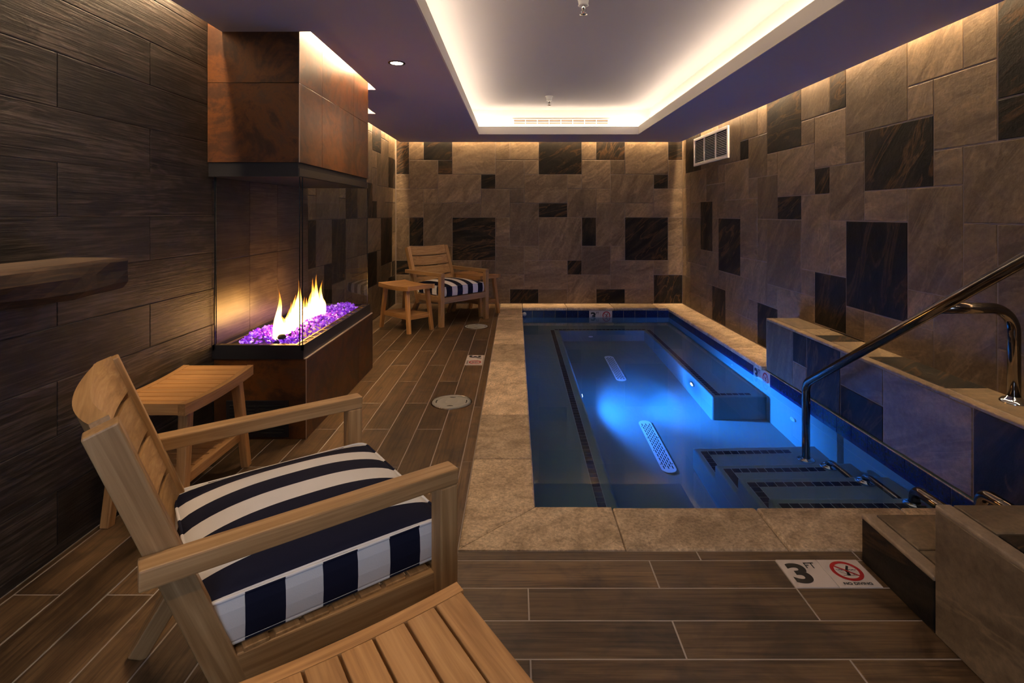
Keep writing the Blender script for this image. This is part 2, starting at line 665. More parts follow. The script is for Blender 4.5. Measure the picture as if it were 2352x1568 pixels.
def fill_grid(tiles, c0, c1, r0, r1, rng, pdark=0.14):
    """complete a partly read off tile plan with tiles of the same module sizes"""
    occ = set()
    out = []
    for t in tiles:
        a, b, c, d = t[:4]
        ok = all((x, y) not in occ for x in range(a, c) for y in range(b, d))
        if not ok:
            continue
        for x in range(a, c):
            for y in range(b, d):
                occ.add((x, y))
        out.append((a, b, c, d, len(t) > 4))
    for y in range(r0, r1):
        for x in range(c0, c1):
            if (x, y) in occ:
                continue
            opts = [(3, 2), (2, 3), (2, 2), (2, 2), (2, 1), (1, 2), (1, 1)]
            rng.shuffle(opts)
            opts.append((1, 1))
            for w, h in opts:
                cells = [(i, j) for i in range(x, x + w) for j in range(y, y + h)]
                if all(cc not in occ and cc[0] < c1 and cc[1] < r1 for cc in cells):
                    occ.update(cells)
                    out.append((x, y, x + w, y + h, rng.random() < pdark))
                    break
    return out


G = 0.0065  # grout joint


def grid_slab(bm, xs, ys, solid, z0, z1):
    """slab on a grid of cuts, cells for which solid(x, y) is False stay open"""
    nx, ny = len(xs) - 1, len(ys) - 1
    s = [[solid((xs[i] + xs[i + 1]) / 2, (ys[j] + ys[j + 1]) / 2) for j in range(ny)] for i in range(nx)]

    def quad(a, b, c, d):
        bm.faces.new([bm.verts.new(p) for p in (a, b, c, d)])
    for i in range(nx):
        for j in range(ny):
            if not s[i][j]:
                continue
            x0, x1, y0, y1 = xs[i], xs[i + 1], ys[j], ys[j + 1]
            quad((x0, y0, z0), (x0, y1, z0), (x1, y1, z0), (x1, y0, z0))
            quad((x0, y0, z1), (x1, y0, z1), (x1, y1, z1), (x0, y1, z1))
            if i == 0 or not s[i - 1][j]:
                quad((x0, y0, z0), (x0, y0, z1), (x0, y1, z1), (x0, y1, z0))
            if i == nx - 1 or not s[i + 1][j]:
                quad((x1, y0, z0), (x1, y1, z0), (x1, y1, z1), (x1, y0, z1))
            if j == 0 or not s[i][j - 1]:
                quad((x0, y0, z0), (x1, y0, z0), (x1, y0, z1), (x0, y0, z1))
            if j == ny - 1 or not s[i][j + 1]:
                quad((x0, y1, z0), (x0, y1, z1), (x1, y1, z1), (x1, y1, z0))
    bmesh.ops.remove_doubles(bm, verts=bm.verts, dist=1e-5)


# ================================================================== THE ROOM
TT = 0.010
# ---------------------------------------------------------------- back wall
wb = structure(box('wall_back', (XL - 0.15, YB + 0.003, -0.3), (XR + 0.15, YB + 0.16, ZTOP + 0.1), 'grout'))
wb_off = Vector(wb.location)
back = [(0, 9, 1, 12, 1), (0, 8, 1, 9), (0, 6, 2, 8), (1, 10, 2, 12), (2, 10, 4, 12, 1), (1, 8, 3, 10), (3, 9, 4, 10, 1), (4, 9, 7, 12), (7, 10, 8, 12),
        (8, 10, 10, 12), (3, 7, 6, 9), (6, 8, 7, 9, 1), (7, 8, 9, 10), (9, 9, 10, 10), (2, 7, 3, 8), (2, 4, 4, 7), (4, 6, 6, 7), (6, 6, 8, 8),
        (8, 7, 9, 8), (9, 7, 12, 9), (0, 3, 1, 6), (1, 4, 2, 6, 1), (4, 3, 7, 6, 1), (7, 4, 8, 6), (8, 4, 10, 7), (1, 3, 3, 4), (3, 3, 4, 4),
        (0, 2, 1, 3, 1), (3, 1, 6, 3), (6, 2, 7, 3), (7, 2, 9, 4), (9, 3, 10, 4), (9, 1, 12, 3), (6, 0, 8, 2), (8, 1, 9, 2), (8, 0, 10, 1, 1), (0, 0, 1, 2),
        (10, 9, 13, 12, 1), (13, 10, 14, 12), (14, 10, 16, 12, 1), (16, 9, 19, 12), (19, 10, 20, 12, 1), (12, 8, 13, 9), (13, 8, 15, 10), (15, 9, 16, 10),
        (15, 7, 18, 9), (18, 8, 19, 9, 1), (19, 8, 20, 10), (10, 6, 12, 7, 1), (12, 6, 14, 8), (14, 7, 15, 8), (14, 4, 16, 7), (16, 6, 18, 7), (18, 6, 20, 8),
        (10, 3, 13, 6), (13, 4, 14, 6, 1), (13, 2, 15, 4), (15, 3, 16, 4), (16, 3, 19, 6, 1), (19, 4, 20, 6), (19, 2, 20, 4), (12, 2, 13, 3, 1), (15, 1, 18, 3),
        (18, 2, 19, 3), (18, 0, 20, 2, 1), (12, 0, 14, 2), (14, 1, 15, 2), (10, 0, 12, 1), (14, 0, 16, 1, 1), (16, 0, 18, 1)]
rng = random.Random(3)
bm_ = 0.2064


def bxpos(c):
    return XR - (20 - c) * bm_ if c > 0 else XL + 0.012


Z0 = 0.006
for a, b, c, d, dk in fill_grid(back, 0, 20, 0, 12, rng, 0.0):
    x0, x1 = bxpos(a) + G / 2, bxpos(c) - G / 2
    z0, z1 = Z0 + b * MOD + G / 2, Z0 + d * MOD - G / 2
    tile('tile', x1 - x0, z1 - z0, 'stone_dark' if dk else 'stone', wb, Vector(((x0 + x1) / 2, YB + TT, (z0 + z1) / 2)) - wb_off, (1, 0, 0), (0, 0, 1))

# ---------------------------------------------------------------- right wall
wr = structure(box('wall_right', (XR + 0.003, YN - 0.1, -0.3), (XR + 0.16, YB + 0.16, ZTOP + 0.1), 'grout'))
wr_off = Vector(wr.location)
right = [(0, 9, 3, 12, 1), (0, 8, 1, 9), (1, 7, 4, 9), (0, 6, 1, 8), (1, 6, 3, 7), (4, 8, 6, 10), (3, 9, 4, 10), (3, 10, 6, 12), (6, 9, 9, 12), (6, 8, 7, 9), (7, 7, 10, 9),
         (9, 9, 10, 10, 1), (9, 10, 11, 12), (11, 10, 12, 12), (10, 8, 12, 10), (12, 9, 15, 12, 1), (12, 8, 13, 9), (10, 7, 11, 8), (11, 6, 13, 8), (13, 7, 16, 9), (13, 6, 15, 7, 1),
         (4, 7, 5, 8), (5, 6, 7, 8), (3, 4, 5, 7, 1), (7, 6, 9, 7), (9, 4, 11, 7), (6, 3, 9, 6, 1), (5, 4, 6, 6), (11, 4, 12, 6), (12, 3, 15, 6),
         (0, 3, 3, 6), (3, 3, 4, 4), (4, 2, 6, 4), (6, 2, 7, 3), (0, 2, 1, 3), (1, 1, 4, 3), (0, 0, 1, 2), (4, 1, 5, 2), (1, 0, 3, 1), (3, 0, 5, 1), (5, 0, 7, 2, 1), (7, 1, 10, 3),
         (9, 3, 10, 4), (10, 2, 12, 4), (10, 1, 11, 2), (7, 0, 9, 1), (9, 0, 11, 1), (11, 0, 13, 2, 1), (12, 2, 13, 3), (13, 1, 16, 3),
         (15, 10, 17, 12), (17, 10, 18, 12, 1), (18, 9, 21, 12), (15, 9, 16, 10), (16, 8, 18, 10), (18, 8, 19, 9), (16, 7, 17, 8, 1), (19, 7, 22, 9, 1), (21, 9, 22, 10), (21, 10, 23, 12),
         (23, 10, 24, 12), (22, 8, 24, 10), (24, 9, 27, 12, 1), (24, 8, 26, 9, 1), (22, 7, 23, 8), (23, 6, 26, 8), (17, 6, 19, 8), (15, 4, 17, 7), (19, 6, 21, 7), (21, 4, 23, 7),
         (17, 4, 18, 6), (18, 3, 21, 6, 1), (15, 3, 16, 4), (16, 2, 18, 4, 1), (18, 2, 19, 3), (19, 1, 22, 3), (21, 3, 22, 4), (22, 1, 24, 4), (23, 4, 24, 6), (24, 3, 26, 6), (24, 1, 26, 3)]
right += [(-1, r, 0, r + 2) for r in range(0, 12, 2)]


def ry(j):
    return YB if j < 0 else 7.539 - 0.2033 * j


for a, b, c, d, dk in fill_grid(right, -1, 34, 0, 12, random.Random(5), 0.16):
    y0, y1 = ry(c) + G / 2, ry(a) - G / 2
    z0, z1 = Z0 + b * MOD + G / 2, Z0 + d * MOD - G / 2
    tile('tile', y1 - y0, z1 - z0, 'stone_dark' if dk else 'stone', wr, Vector((XR + TT, (y0 + y1) / 2, (z0 + z1) / 2)) - wr_off, (0, -1, 0), (0, 0, 1))

# ---------------------------------------------------------------- left wall: wood-look planks up to the fireplace, stone beyond it
wl = structure(box('wall_left', (XL - 0.16, YN - 0.1, -0.3), (XL - 0.003, YB + 0.16, ZTOP + 0.1), 'grout_wall'))
wl_off = Vector(wl.location)
YS = 4.36
left = [(6, 6, 7, 8, 1), (1, 3, 4, 6, 1), (5, 2, 7, 4, 1), (4, 10, 6, 12, 1), (0, 8, 2, 10, 1), (0, 0, 2, 2, 1)]
for a, b, c, d, dk in fill_grid(left, 0, 16, 0, 12, random.Random(11), 0.10):
    y0, y1 = YB - c * 0.2033 + G / 2, YB - a * 0.2033 - G / 2
    z0, z1 = Z0 + b * MOD + G / 2, Z0 + d * MOD - G / 2
    tile('tile', y1 - y0, z1 - z0, 'stone_dark' if dk else 'stone', wl, Vector((XL - TT, (y0 + y1) / 2, (z0 + z1) / 2)) - wl_off, (0, 1, 0), (0, 0, 1))
zr = [0.04 + 0.2064 * k for k in range(-1, 14)]
for k in range(len(zr) - 1):
    ph = 2.533 if k % 2 == 0 else 2.02
    y = ph - 1.03 * 4
    while y < YS:
        y0, y1 = max(y, YN), min(y + 1.03, YS)
        z0, z1 = max(zr[k], 0.0), min(zr[k + 1], ZTOP)
        if y1 - y0 > 0.05 and z1 - z0 > 0.02:
            tile('plank', y1 - y0 - 0.003, z1 - z0 - 0.003, 'wall_plank', wl, Vector((XL - TT, (y0 + y1) / 2, (z0 + z1) / 2)) - wl_off, (0, 1, 0), (0, 0, 1), 0.010, 0.002)
        y += 1.03

# ---------------------------------------------------------------- near wall behind the camera, with an added unseen window for the cool light
wn_bm = bmesh.new()
WX0, WX1, WZ0, WZ1 = -0.85, 0.35, 0.75, 1.95
for lo, hi in (((XL - 0.15, YN - 0.15, -0.3), (WX0, YN, ZTOP + 0.1)), ((WX1, YN - 0.15, -0.3), (XR + 0.15, YN, ZTOP + 0.1)),
               ((WX0, YN - 0.15, -0.3), (WX1, YN, WZ0)), ((WX0, YN - 0.15, WZ1), (WX1, YN, ZTOP + 0.1))):
    bx(wn_bm, lo, hi)
wn = structure(obj('wall_near', wn_bm, 'stone'))
win = structure(box('added_window_1', (WX0, YN - 0.09, WZ0), (WX1, YN - 0.08, WZ1), 'pane'))
for lo, hi in (((WX0, YN - 0.11, WZ0), (WX0 + 0.05, YN - 0.05, WZ1)), ((WX1 - 0.05, YN - 0.11, WZ0), (WX1, YN - 0.05, WZ1)),
               ((WX0 + 0.05, YN - 0.11, WZ0), (WX1 - 0.05, YN - 0.05, WZ0 + 0.05)), ((WX0 + 0.05, YN - 0.11, WZ1 - 0.05), (WX1 - 0.05, YN - 0.05, WZ1))):
    f = box('added_window_frame', lo, hi, 'black_metal')
    f.parent = win
    f.location = f.location - win.location
pl = bpy.data.lights.new('added_window_portal', 'AREA')
pl.shape = 'RECTANGLE'
pl.size, pl.size_y = WX1 - WX0, WZ1 - WZ0
pl.cycles.is_portal = True
po = bpy.data.objects.new('added_window_portal', pl)
po.location = ((WX0 + WX1) / 2, YN - 0.14, (WZ0 + WZ1) / 2)
po.rotation_euler = (PI / 2, 0, 0)
COL.objects.link(po)

# ---------------------------------------------------------------- ceiling with light cove and wall slots
TX0, TX1, TY0, TY1 = -0.48, 1.571, 0.55, 6.86
EX0, EX1, EY1 = -1.648, 2.336, 7.614
COVW = 0.17
FX = -1.213          # right face of the fireplace hood
SX, SY0, SY1 = -1.150, 2.955, 4.40
holes = [(TX0, TX1, TY0, TY1), (-9, SX, 3.0, SY1), (EX0, -1.431, 4.75, 5.46), (-9, EX0, -9, 99), (EX1, 9, -9, 99), (-9, 9, EY1, 99)]


def lower(x, y):
    return not any(a < x < b and c < y < d for a, b, c, d in holes)


bm = bmesh.new()
grid_slab(bm, [EX0, -1.431, SX, TX0, TX1, EX1], [YN, TY0, 2.0, 3.0, SY1, 4.75, 5.46, TY1, EY1], lower, ZC, ZLIP)
ceil = structure(obj('ceiling', bm, 'paint_soffit'))
# lip of the cove, bounce light put into its cream colour, proud of the soffit by a hair
bm = bmesh.new()
for lo, hi in (((TX0 - 0.004, TY0, ZC - 0.002), (TX0 + 0.006, TY1, ZLIP)), ((TX1 - 0.006, TY0, ZC - 0.002), (TX1 + 0.004, TY1, ZLIP)),
               ((TX0, TY1 - 0.006, ZC - 0.002), (TX1, TY1 + 0.004, ZLIP)), ((TX0, TY0 - 0.004, ZC - 0.002), (TX1, TY0 + 0.006, ZLIP))):
    bx(bm, lo, hi)
obj('cove_lip', bm, 'paint_lip', ceil)
bm = bmesh.new()
c0x, c1x, c0y, c1y = TX0 - COVW, TX1 + COVW, TY0 - COVW, TY1 + COVW
for lo, hi in (((c0x - 0.02, c0y, ZLIP), (c0x, c1y, ZTOP)), ((c1x, c0y, ZLIP), (c1x + 0.02, c1y, ZTOP)), ((c0x, c1y, ZLIP), (c1x, c1y + 0.02, ZTOP)), ((c0x, c0y - 0.02, ZLIP), (c1x, c0y, ZTOP))):
    bx(bm, lo, hi)
obj('cove_wall', bm, 'paint_lip', ceil)
bm = bmesh.new()
for lo, hi in (((TX0 - COVW, TY0, ZLIP), (TX0, TY1, ZLIP + 0.003)), ((TX1, TY0, ZLIP), (TX1 + COVW, TY1, ZLIP + 0.003)),
               ((TX0 - COVW, TY1, ZLIP), (TX1 + COVW, TY1 + COVW, ZLIP + 0.003)), ((TX0 - COVW, TY0 - COVW, ZLIP), (TX1 + COVW, TY0, ZLIP + 0.003))):
    bx(bm, lo, hi)
obj('cove_ledge', bm, 'paint_lip', ceil)
box('ceiling_upper', (XL - 0.2, YN - 0.2, ZTOP), (XR + 0.2, YB + 0.2, ZTOP + 0.1), 'paint', ceil)
# fascias closing the light slots off from the void above the soffit
bm = bmesh.new()
for lo, hi in (((EX0, YN, ZLIP), (EX0 + 0.02, 3.0, ZTOP)), ((EX0, SY1, ZLIP), (EX0 + 0.02, 4.75, ZTOP)), ((EX0, 5.46, ZLIP), (EX0 + 0.02, EY1, ZTOP)),
               ((EX1 - 0.02, YN, ZLIP), (EX1, EY1, ZTOP)), ((EX0, EY1 - 0.02, ZLIP), (EX1, EY1, ZTOP)), ((SX, 3.0, ZLIP), (SX + 0.02, SY1, ZTOP)),
               ((EX0, SY1, ZLIP), (SX, SY1 + 0.02, ZTOP)), ((-1.431, 4.75, ZLIP), (-1.411, 5.46, ZTOP)), ((EX0, 5.46, ZLIP), (-1.411, 5.48, ZTOP)), ((EX0, 4.73, ZLIP), (-1.411, 4.75, ZTOP))):
    bx(bm, lo, hi)
obj('slot_fascia', bm, 'paint_lip', ceil)
M['led_cove'] = emit('led_cove', WARM, COVE)
M['led_slot'] = emit('led_slot', WARM2, SLOT)
M['led_hearth'] = emit('led_hearth', WARM2, SLOT * 1.9)
for lo, hi, mt in (((TX0 - 0.10, TY0 - 0.08, ZLIP + 0.003), (TX0 - 0.075, TY1 + 0.08, ZLIP + 0.018), 'led_cove'),
                   ((TX1 + 0.075, TY0 - 0.08, ZLIP + 0.003), (TX1 + 0.10, TY1 + 0.08, ZLIP + 0.018), 'led_cove'),
                   ((TX0 - 0.07, TY1 + 0.075, ZLIP + 0.003), (TX1 + 0.07, TY1 + 0.10, ZLIP + 0.018), 'led_cove'),
                   ((TX0 - 0.07, TY0 - 0.10, ZLIP + 0.003), (TX1 + 0.07, TY0 - 0.075, ZLIP + 0.018), 'led_cove'),
                   ((EX0 - 0.03, YN + 0.05, 2.50), (EX0 - 0.008, 2.9, 2.515), 'led_slot'),
                   ((EX0 - 0.03, 4.5, 2.50), (EX0 - 0.008, EY1, 2.515), 'led_slot'),
                   ((EX1 + 0.008, YN + 0.05, 2.50), (EX1 + 0.03, EY1, 2.515), 'led_slot'),
                   ((EX0, EY1 + 0.008, 2.50), (EX1, EY1 + 0.03, 2.515), 'led_slot'),
                   ((SX - 0.03, 3.02, 2.46), (SX - 0.008, SY1 - 0.02, 2.475), 'led_hearth')):
    box('led_strip', lo, hi, mt, ceil)

# ---------------------------------------------------------------- floor: substrate, planks, edge bands
bm = bmesh.new()
bx(bm, (XL - 0.1, YN, -0.12), (-0.222, YB + 0.1, -0.0012))
bx(bm, (-0.222, YN, -0.12), (XR + 0.1, 2.05, -0.0012))
flo = structure(obj('floor', bm, 'grout_floor'))
PG = 0.005


def plank(x0, x1, y0, y1, along):
    if x1 - x0 < 0.02 or y1 - y0 < 0.02:
        return
    c = ((x0 + x1) / 2, (y0 + y1) / 2, -0.004)
    if along == 'y':
        tile('plank', y1 - y0 - PG, x1 - x0 - PG, 'floor_plank', flo, c, (0, 1, 0), (-1, 0, 0), 0.004, 0.0012)
    else:
        tile('plank', x1 - x0 - PG, y1 - y0 - PG, 'floor_plank', flo, c, (1, 0, 0), (0, 1, 0), 0.004, 0.0012)


MK1 = (-0.446, -0.286, 4.575, 4.885)      # depth marker in the left walkway
MK2 = (0.9665, 1.2685, 1.849, 1.995)      # depth marker in front of the pool
fx = [-0.2817 - 0.1578 * k for k in range(10)]
for k in range(9):
    x1, x0 = fx[k], fx[k + 1]
    ph = 6.40 if k % 2 == 0 else 5.96
    y = ph - 0.917 * 9
    while y < YB:
        a, b = max(y, YN), min(y + 0.917, YB)
        if k == 0 and a < 4.7 < b:
            plank(x0, x1, a, MK1[2], 'y')
            plank(x0, x1, MK1[3], b, 'y')
        else:
            plank(x0, x1, a, b, 'y')
        y += 0.917
plank(XL, fx[9], YN, YB, 'y')
y = 2.05 - 0.05
while y < YB:                               # narrow band along the coping
    plank(-0.2817, -0.2228, y, min(y + 0.79, YB), 'y')
    y += 0.79
for a, b in ((-0.2817, -0.2228 + 0.0), (-0.2228, 0.69), (0.69, 1.285), (1.285, XR)):
    if b - a > 0.1:
        plank(a, b, 1.995, 2.05, 'x')
ry_ = [1.995 - 0.1475 * k for k in range(21)]
for k in range(20):
    y1, y0 = ry_[k], max(ry_[k + 1], YN)
    ph = 0.496 if k % 2 == 0 else 0.042
    x = ph - 0.925
    while x < 1.30:
        a, b = max(x, -0.2817), min(x + 0.925, 1.30)
        if k == 0 and b > 0.9665:
            b = 0.9665
        plank(a, b, y0, y1, 'x')
        x += 0.925
        if k == 0 and x > 0.96:
            break
plank(1.2685, 1.30, MK2[2], 1.995, 'x')

# ================================================================== POOL
PX0, PX1, PY0, PY1, PZ = 0.07, 2.10, 2.335, 7.345, -1.018
BZ = -0.518
pool = thing('pool_basin', 'sunken rectangular pool with blue lit water, benches and stone coping', 'pool', (1.08, 4.85, 0))
PO = Vector((1.08, 4.85, 0))


def pp(o):
    """hang a part built in world coordinates under the pool"""
    o.parent = pool
    o.location = Vector(o.location) - PO
    return o


def pbox(name, lo, hi, mat, bevel=0.0, segs=2):
    return pp(box(name, lo, hi, mat, None, bevel, segs))


pbox('pool_floor', (PX0 - 0.1, PY0 - 0.1, PZ - 0.1), (PX1 + 0.1, PY1 + 0.1, PZ), 'plaster')
pbox('pool_wall', (PX0 - 0.1, PY0 - 0.1, PZ), (PX0, PY1 + 0.1, -0.05), 'plaster')
pbox('pool_wall', (PX1 + 0.006, PY0 - 0.1, PZ), (PX1 + 0.1, PY1 + 0.1, -0.032), 'plaster')
pbox('pool_wall', (PX0, PY1 + 0.006, PZ), (PX1, PY1 + 0.1, -0.05), 'plaster')
pbox('pool_wall', (PX0, PY0 - 0.1, PZ), (PX1, PY0, -0.05), 'plaster')
pbox('bench', (PX0 - 0.02, PY0 - 0.02, PZ - 0.02), (0.561, PY1 + 0.02, BZ), 'plaster', 0.018, 3)
pbox('bench', (0.52, 6.875, PZ - 0.02), (1.70, PY1 + 0.02, BZ + 0.0005), 'plaster', 0.018, 3)
pbox('bench', (1.646, 4.50, PZ - 0.02), (PX1 + 0.02, PY1 + 0.02, BZ - 0.0005), 'plaster', 0.018, 3)
SD = [0.62, 0.42, 0.21, 0.03]
SYE = [3.79, 3.38, 3.04, 2.68]
for i, (d, ye) in enumerate(zip(SD, SYE)):
    pbox('step', (1.25 + 0.003 * i, PY0 - 0.02, PZ - 0.02), (PX1 + 0.02, ye, ZW - d), 'plaster', 0.015, 3)
# navy edge tiles
TS, TP = 0.047, 0.0515


def trim_run(p0, p1, z, along):
    n = max(1, int(round(abs(p1[0] - p0[0] + p1[1] - p0[1]) / TP)))
    for i in range(n):
        t = (i + 0.5) / n
        c = Vector((p0[0] + (p1[0] - p0[0]) * t, p0[1] + (p1[1] - p0[1]) * t, z - 0.001)) - PO
        tile('edge_tile', TS, TS, 'trim_tile', pool, c, (1, 0, 0), (0, 1, 0), 0.004, 0.001)


def plate(lo, hi):
    return pbox('edge_grout', lo, hi, 'grout', 0)


M['grout_pale'] = plain('pool_grout', (0.30, 0.34, 0.34), 0.8)


def trim_line(x0, y0, x1, y1, z):
    """strip of grout with square tiles along x or y"""
    h = 0.028
    if abs(x1 - x0) > abs(y1 - y0):
        o = pbox('edge_grout', (min(x0, x1), y0 - h, z - 0.004), (max(x0, x1), y0 + h, z + 0.0008), 'grout_pale')
    else:
        o = pbox('edge_grout', (x0 - h, min(y0, y1), z - 0.004), (x0 + h, max(y0, y1), z + 0.0008), 'grout_pale')
    trim_run((x0, y0), (x1, y1), z, 'x')


trim_line(0.470, 2.40, 0.470, 6.92, BZ)
trim_line(0.50, 6.945, 1.68, 6.945, BZ + 0.0005)
trim_line(1.712, 4.59, 1.712, 6.92, BZ - 0.0005)
trim_line(1.69, 4.565, 2.0, 4.565, BZ - 0.0005)
for (d, ye, yn) in zip(SD, SYE, SYE[1:] + [2.36]):
    z = ZW - d
    trim_line(1.285, ye - 0.075, 1.905, ye - 0.075, z)
    trim_line(1.312, yn + 0.004, 1.312, ye - 0.10, z)

# waterline tiles: far wall and right wall, then the two sides out of view
zt0, zt1 = -0.185, -0.036
n = 13
MKX = 4.0
for i in range(n):
    w = (PX1 - PX0) / n
    c = PX0 + w * (i + 0.5)
    if i in (6, 7):
        continue
    tile('waterline_tile', w - 0.004, zt1 - zt0, 'blue_tile', pool, Vector((c, PY1 + 0.006, (zt0 + zt1) / 2)) - PO, (1, 0, 0), (0, 0, 1), 0.006, 0.0015)
pitch = 0.1535
k = 0
MK4 = None
while PY1 - k * pitch > PY0 + 0.02:
    y1 = PY1 - k * pitch
    y0 = max(y1 - pitch, PY0)
    if k in (17, 18):
        if k == 17:
            MK4 = (y1 - 2 * pitch, y1)
    else:
        tile('waterline_tile', y1 - y0 - 0.004, zt1 - zt0, 'blue_tile', pool, Vector((PX1 + 0.006, (y0 + y1) / 2, (zt0 + zt1) / 2)) - PO, (0, -1, 0), (0, 0, 1), 0.006, 0.0015)
        tile('waterline_tile', y1 - y0 - 0.004, zt1 - zt0, 'blue_tile', pool, Vector((PX0 - 0.001, (y0 + y1) / 2, (zt0 + zt1) / 2)) - PO, (0, 1, 0), (0, 0, 1), 0.006, 0.0015)
    k += 1
pbox('tile_grout', (PX0, PY1 + 0.004, zt0 - 0.004), (PX1, PY1 + 0.0062, -0.03), 'coping')
pbox('tile_grout', (PX1 + 0.004, PY0, zt0 - 0.004), (PX1 + 0.0062, PY1, -0.03), 'coping')

# coping stones (mitred at the near left corner)
CT, CB, BV = 0.004, -0.036, 0.011
CX0, CX1, CI, CN0, CN1, CF0 = -0.2228, 0.085, 2.07, 2.05, 2.35, 7.33
g = 0.002
pp(prism('coping_stone', [(CX0, CN0), (0.42 - g, CN0), (0.42 - g, CN1), (CX1 + g, CN1), (CX0 + g, CN0 + g)], CB, CT, 'coping', None, BV))
for a, b in ((0.42, 1.05), (1.05, 1.68), (1.68, 2.112)):
    pp(prism('coping_stone', [(a + g, CN0), (b - g, CN0), (b - g, CN1), (a + g, CN1)], CB, CT, 'coping', None, BV))
ys = [CN1] + [2.82 + 0.62 * i for i in range(8)]
ys[-1] = 7.33
pp(prism('coping_stone', [(CX0, CN0 + 2 * g), (CX1, CN1 + g), (CX1, ys[1] - g), (CX0, ys[1] - g)], CB, CT, 'coping', None, BV))
for a, b in zip(ys[1:], ys[2:]):
    pp(prism('coping_stone', [(CX0, a + g), (CX1, a + g), (CX1, b - g), (CX0, b - g)], CB, CT, 'coping', None, BV))
xs_ = [CX0, 0.09, 0.70, 1.34, 1.95]
for a, b in zip(xs_, xs_[1:]):
    pp(prism('coping_stone', [(a + g, CF0), (b - g, CF0), (b - g, YB), (a + g, YB)], CB, CT, 'coping', None, BV))
pp(prism('coping_stone', [(1.95 + g, CF0), (CI, CF0), (CI, 7.05), (XR, 7.05), (XR, YB), (1.95 + g, YB)], CB, CT, 'coping', None, BV))
yy = [7.05, 6.42, 5.79, 5.16, 4.525]
for a, b in zip(yy, yy[1:]):
    pp(prism('coping_stone', [(CI, b + g), (XR, b + g), (XR, a - g), (CI, a - g)], CB, CT, 'coping', None, BV))
# the step-shaped soil under far and right coping
pbox('coping_bed', (CX0, PY1 + 0.006, -0.2), (XR, YB, CB), 'grout_dark')
pbox('coping_bed', (PX1 + 0.006, 4.5, -0.2), (XR, PY1 + 0.006, CB), 'grout_dark')
pbox('coping_bed', (CX0, PY0 - 0.3, -0.2), (PX0, PY1, CB), 'grout_dark')
pbox('coping_bed', (PX0, CN0, -0.2), (PX1, PY0, CB), 'grout_dark')


# under-water lamps, set into the bench faces
def pool_lamp(x, y, z, sx, power, lens_s):
    l = lathe('pool_lamp', [(0, 0), (0.052, 0), (0.052, 0.008), (0.040, 0.014), (0.036, 0.010), (0, 0.010)], 'chrome', None, 24)
    l.rotation_euler = (0, PI / 2 * sx, 0)
    l.location = (x, y, z)
    pp(l)
    lathe('lens', [(0.036, 0.0105), (0.030, 0.016), (0, 0.018)], emit('pool_lens', (0.35, 0.45, 1.0), lens_s), l, 20)
    for nm, share, cone, blend in (('pool_beam', 1.5, 82, 0.9), ('pool_spill', 0.34, 152, 0.3)):
        ld = bpy.data.lights.new(nm, 'SPOT')
        ld.energy = power * share
        ld.color = (0.02, 0.21, 1.0)
        ld.spot_size = math.radians(cone)
        ld.spot_blend = blend
        ld.shadow_soft_size = 0.03
        lo = bpy.data.objects.new(nm, ld)
        lo.location = (x + sx * 0.035, y, z)
        lo.rotation_euler = (0, -PI / 2 * sx, 0)
        COL.objects.link(lo)
    return l


pool_lamp(0.561, 4.67, -0.63, 1, POOL, 30)
pool_lamp(1.646, 4.98, -0.68, -1, POOL * 0.15, 5)
# jets and the white return fitting
for (x, y, z, rot, r) in ((PX1 + 0.004, 4.06, -0.55, (0, -PI / 2, 0), 0.035), (0.96, 6.873, -0.80, (PI / 2, 0, 0), 0.03), (PX1 + 0.004, 5.2, -0.33, (0, -PI / 2, 0), 0.012)):
    j = lathe('jet_fitting', [(r, 0), (r, 0.006), (r * 0.8, 0.012), (r * 0.55, 0.008), (r * 0.5, 0.002), (0, 0.002)], 'white', None, 20)
    j.location = (x, y, z)
    j.rotation_euler = rot
    pp(j)
j = lathe('jet_fitting', [(0.03, 0), (0.03, 0.02), (0.024, 0.035), (0.014, 0.05), (0, 0.052)], 'white', None, 20)
j.location = (0.115, PY1, -0.085)
j.rotation_euler = (PI / 2, 0, 0)
pp(j)

# water
bm = bmesh.new()
vs = [bm.verts.new(p) for p in ((PX0 - 0.001, PY0, 0), (PX1 + 0.003, PY0, 0), (PX1 + 0.003, PY1 + 0.003, 0), (PX0 - 0.001, PY1 + 0.003, 0))]
bm.faces.new(vs)
wat = obj('pool_water', bm, 'water', None, 0, 1, False, (0, 0, ZW))
tag(wat, 'still clear water glowing blue in the pool', 'water')


# floor drain grilles with slots
def grille(y0, y1, label):
    xc, w = 1.075, 0.105
    yc, L = (y0 + y1) / 2, y1 - y0
    t = thing('drain_grille', label, 'drain', (xc, yc, PZ), 0, 'long drain grilles on the pool floor')
    r = w / 2
    n = 12
    out = [(r * math.cos(PI * k / n), L / 2 - r + r * math.sin(PI * k / n)) for k in range(n + 1)] + [(-r * math.cos(PI * k / n), -L / 2 + r - r * math.sin(PI * k / n)) for k in range(n + 1)]
    prism('cover_plate', out, 0.0, 0.012, 'grille', t, 0.002, 1).location = (0, 0, 0.012)
    bm = bmesh.new()
    sl = 0.040
    for c in range(5):
        x = (c - 2) * 0.0155
        yy0 = -L / 2 + 0.05 + (0.026 if c % 2 else 0)
        while yy0 + sl < L / 2 - 0.045:
            bx(bm, (x - 0.0035, yy0, 0.0115), (x + 0.0035, yy0 + sl, 0.0128))
            yy0 += 0.054
    obj('slots', bm, 'black_gap', t)
    for sx in (-1, 1):
        for q in (-0.36, -0.12, 0.12, 0.36):
            lathe('screw', [(0.005, 0.012), (0.004, 0.0145), (0, 0.015)], 'steel', t, 10, (sx * 0.042, q * L, 0))
    return t


grille(3.71, 4.51, 'perforated drain grille on the pool floor, the one nearer the steps')
grille(5.42, 6.24, 'perforated drain grille on the pool floor, the one farther from the steps')

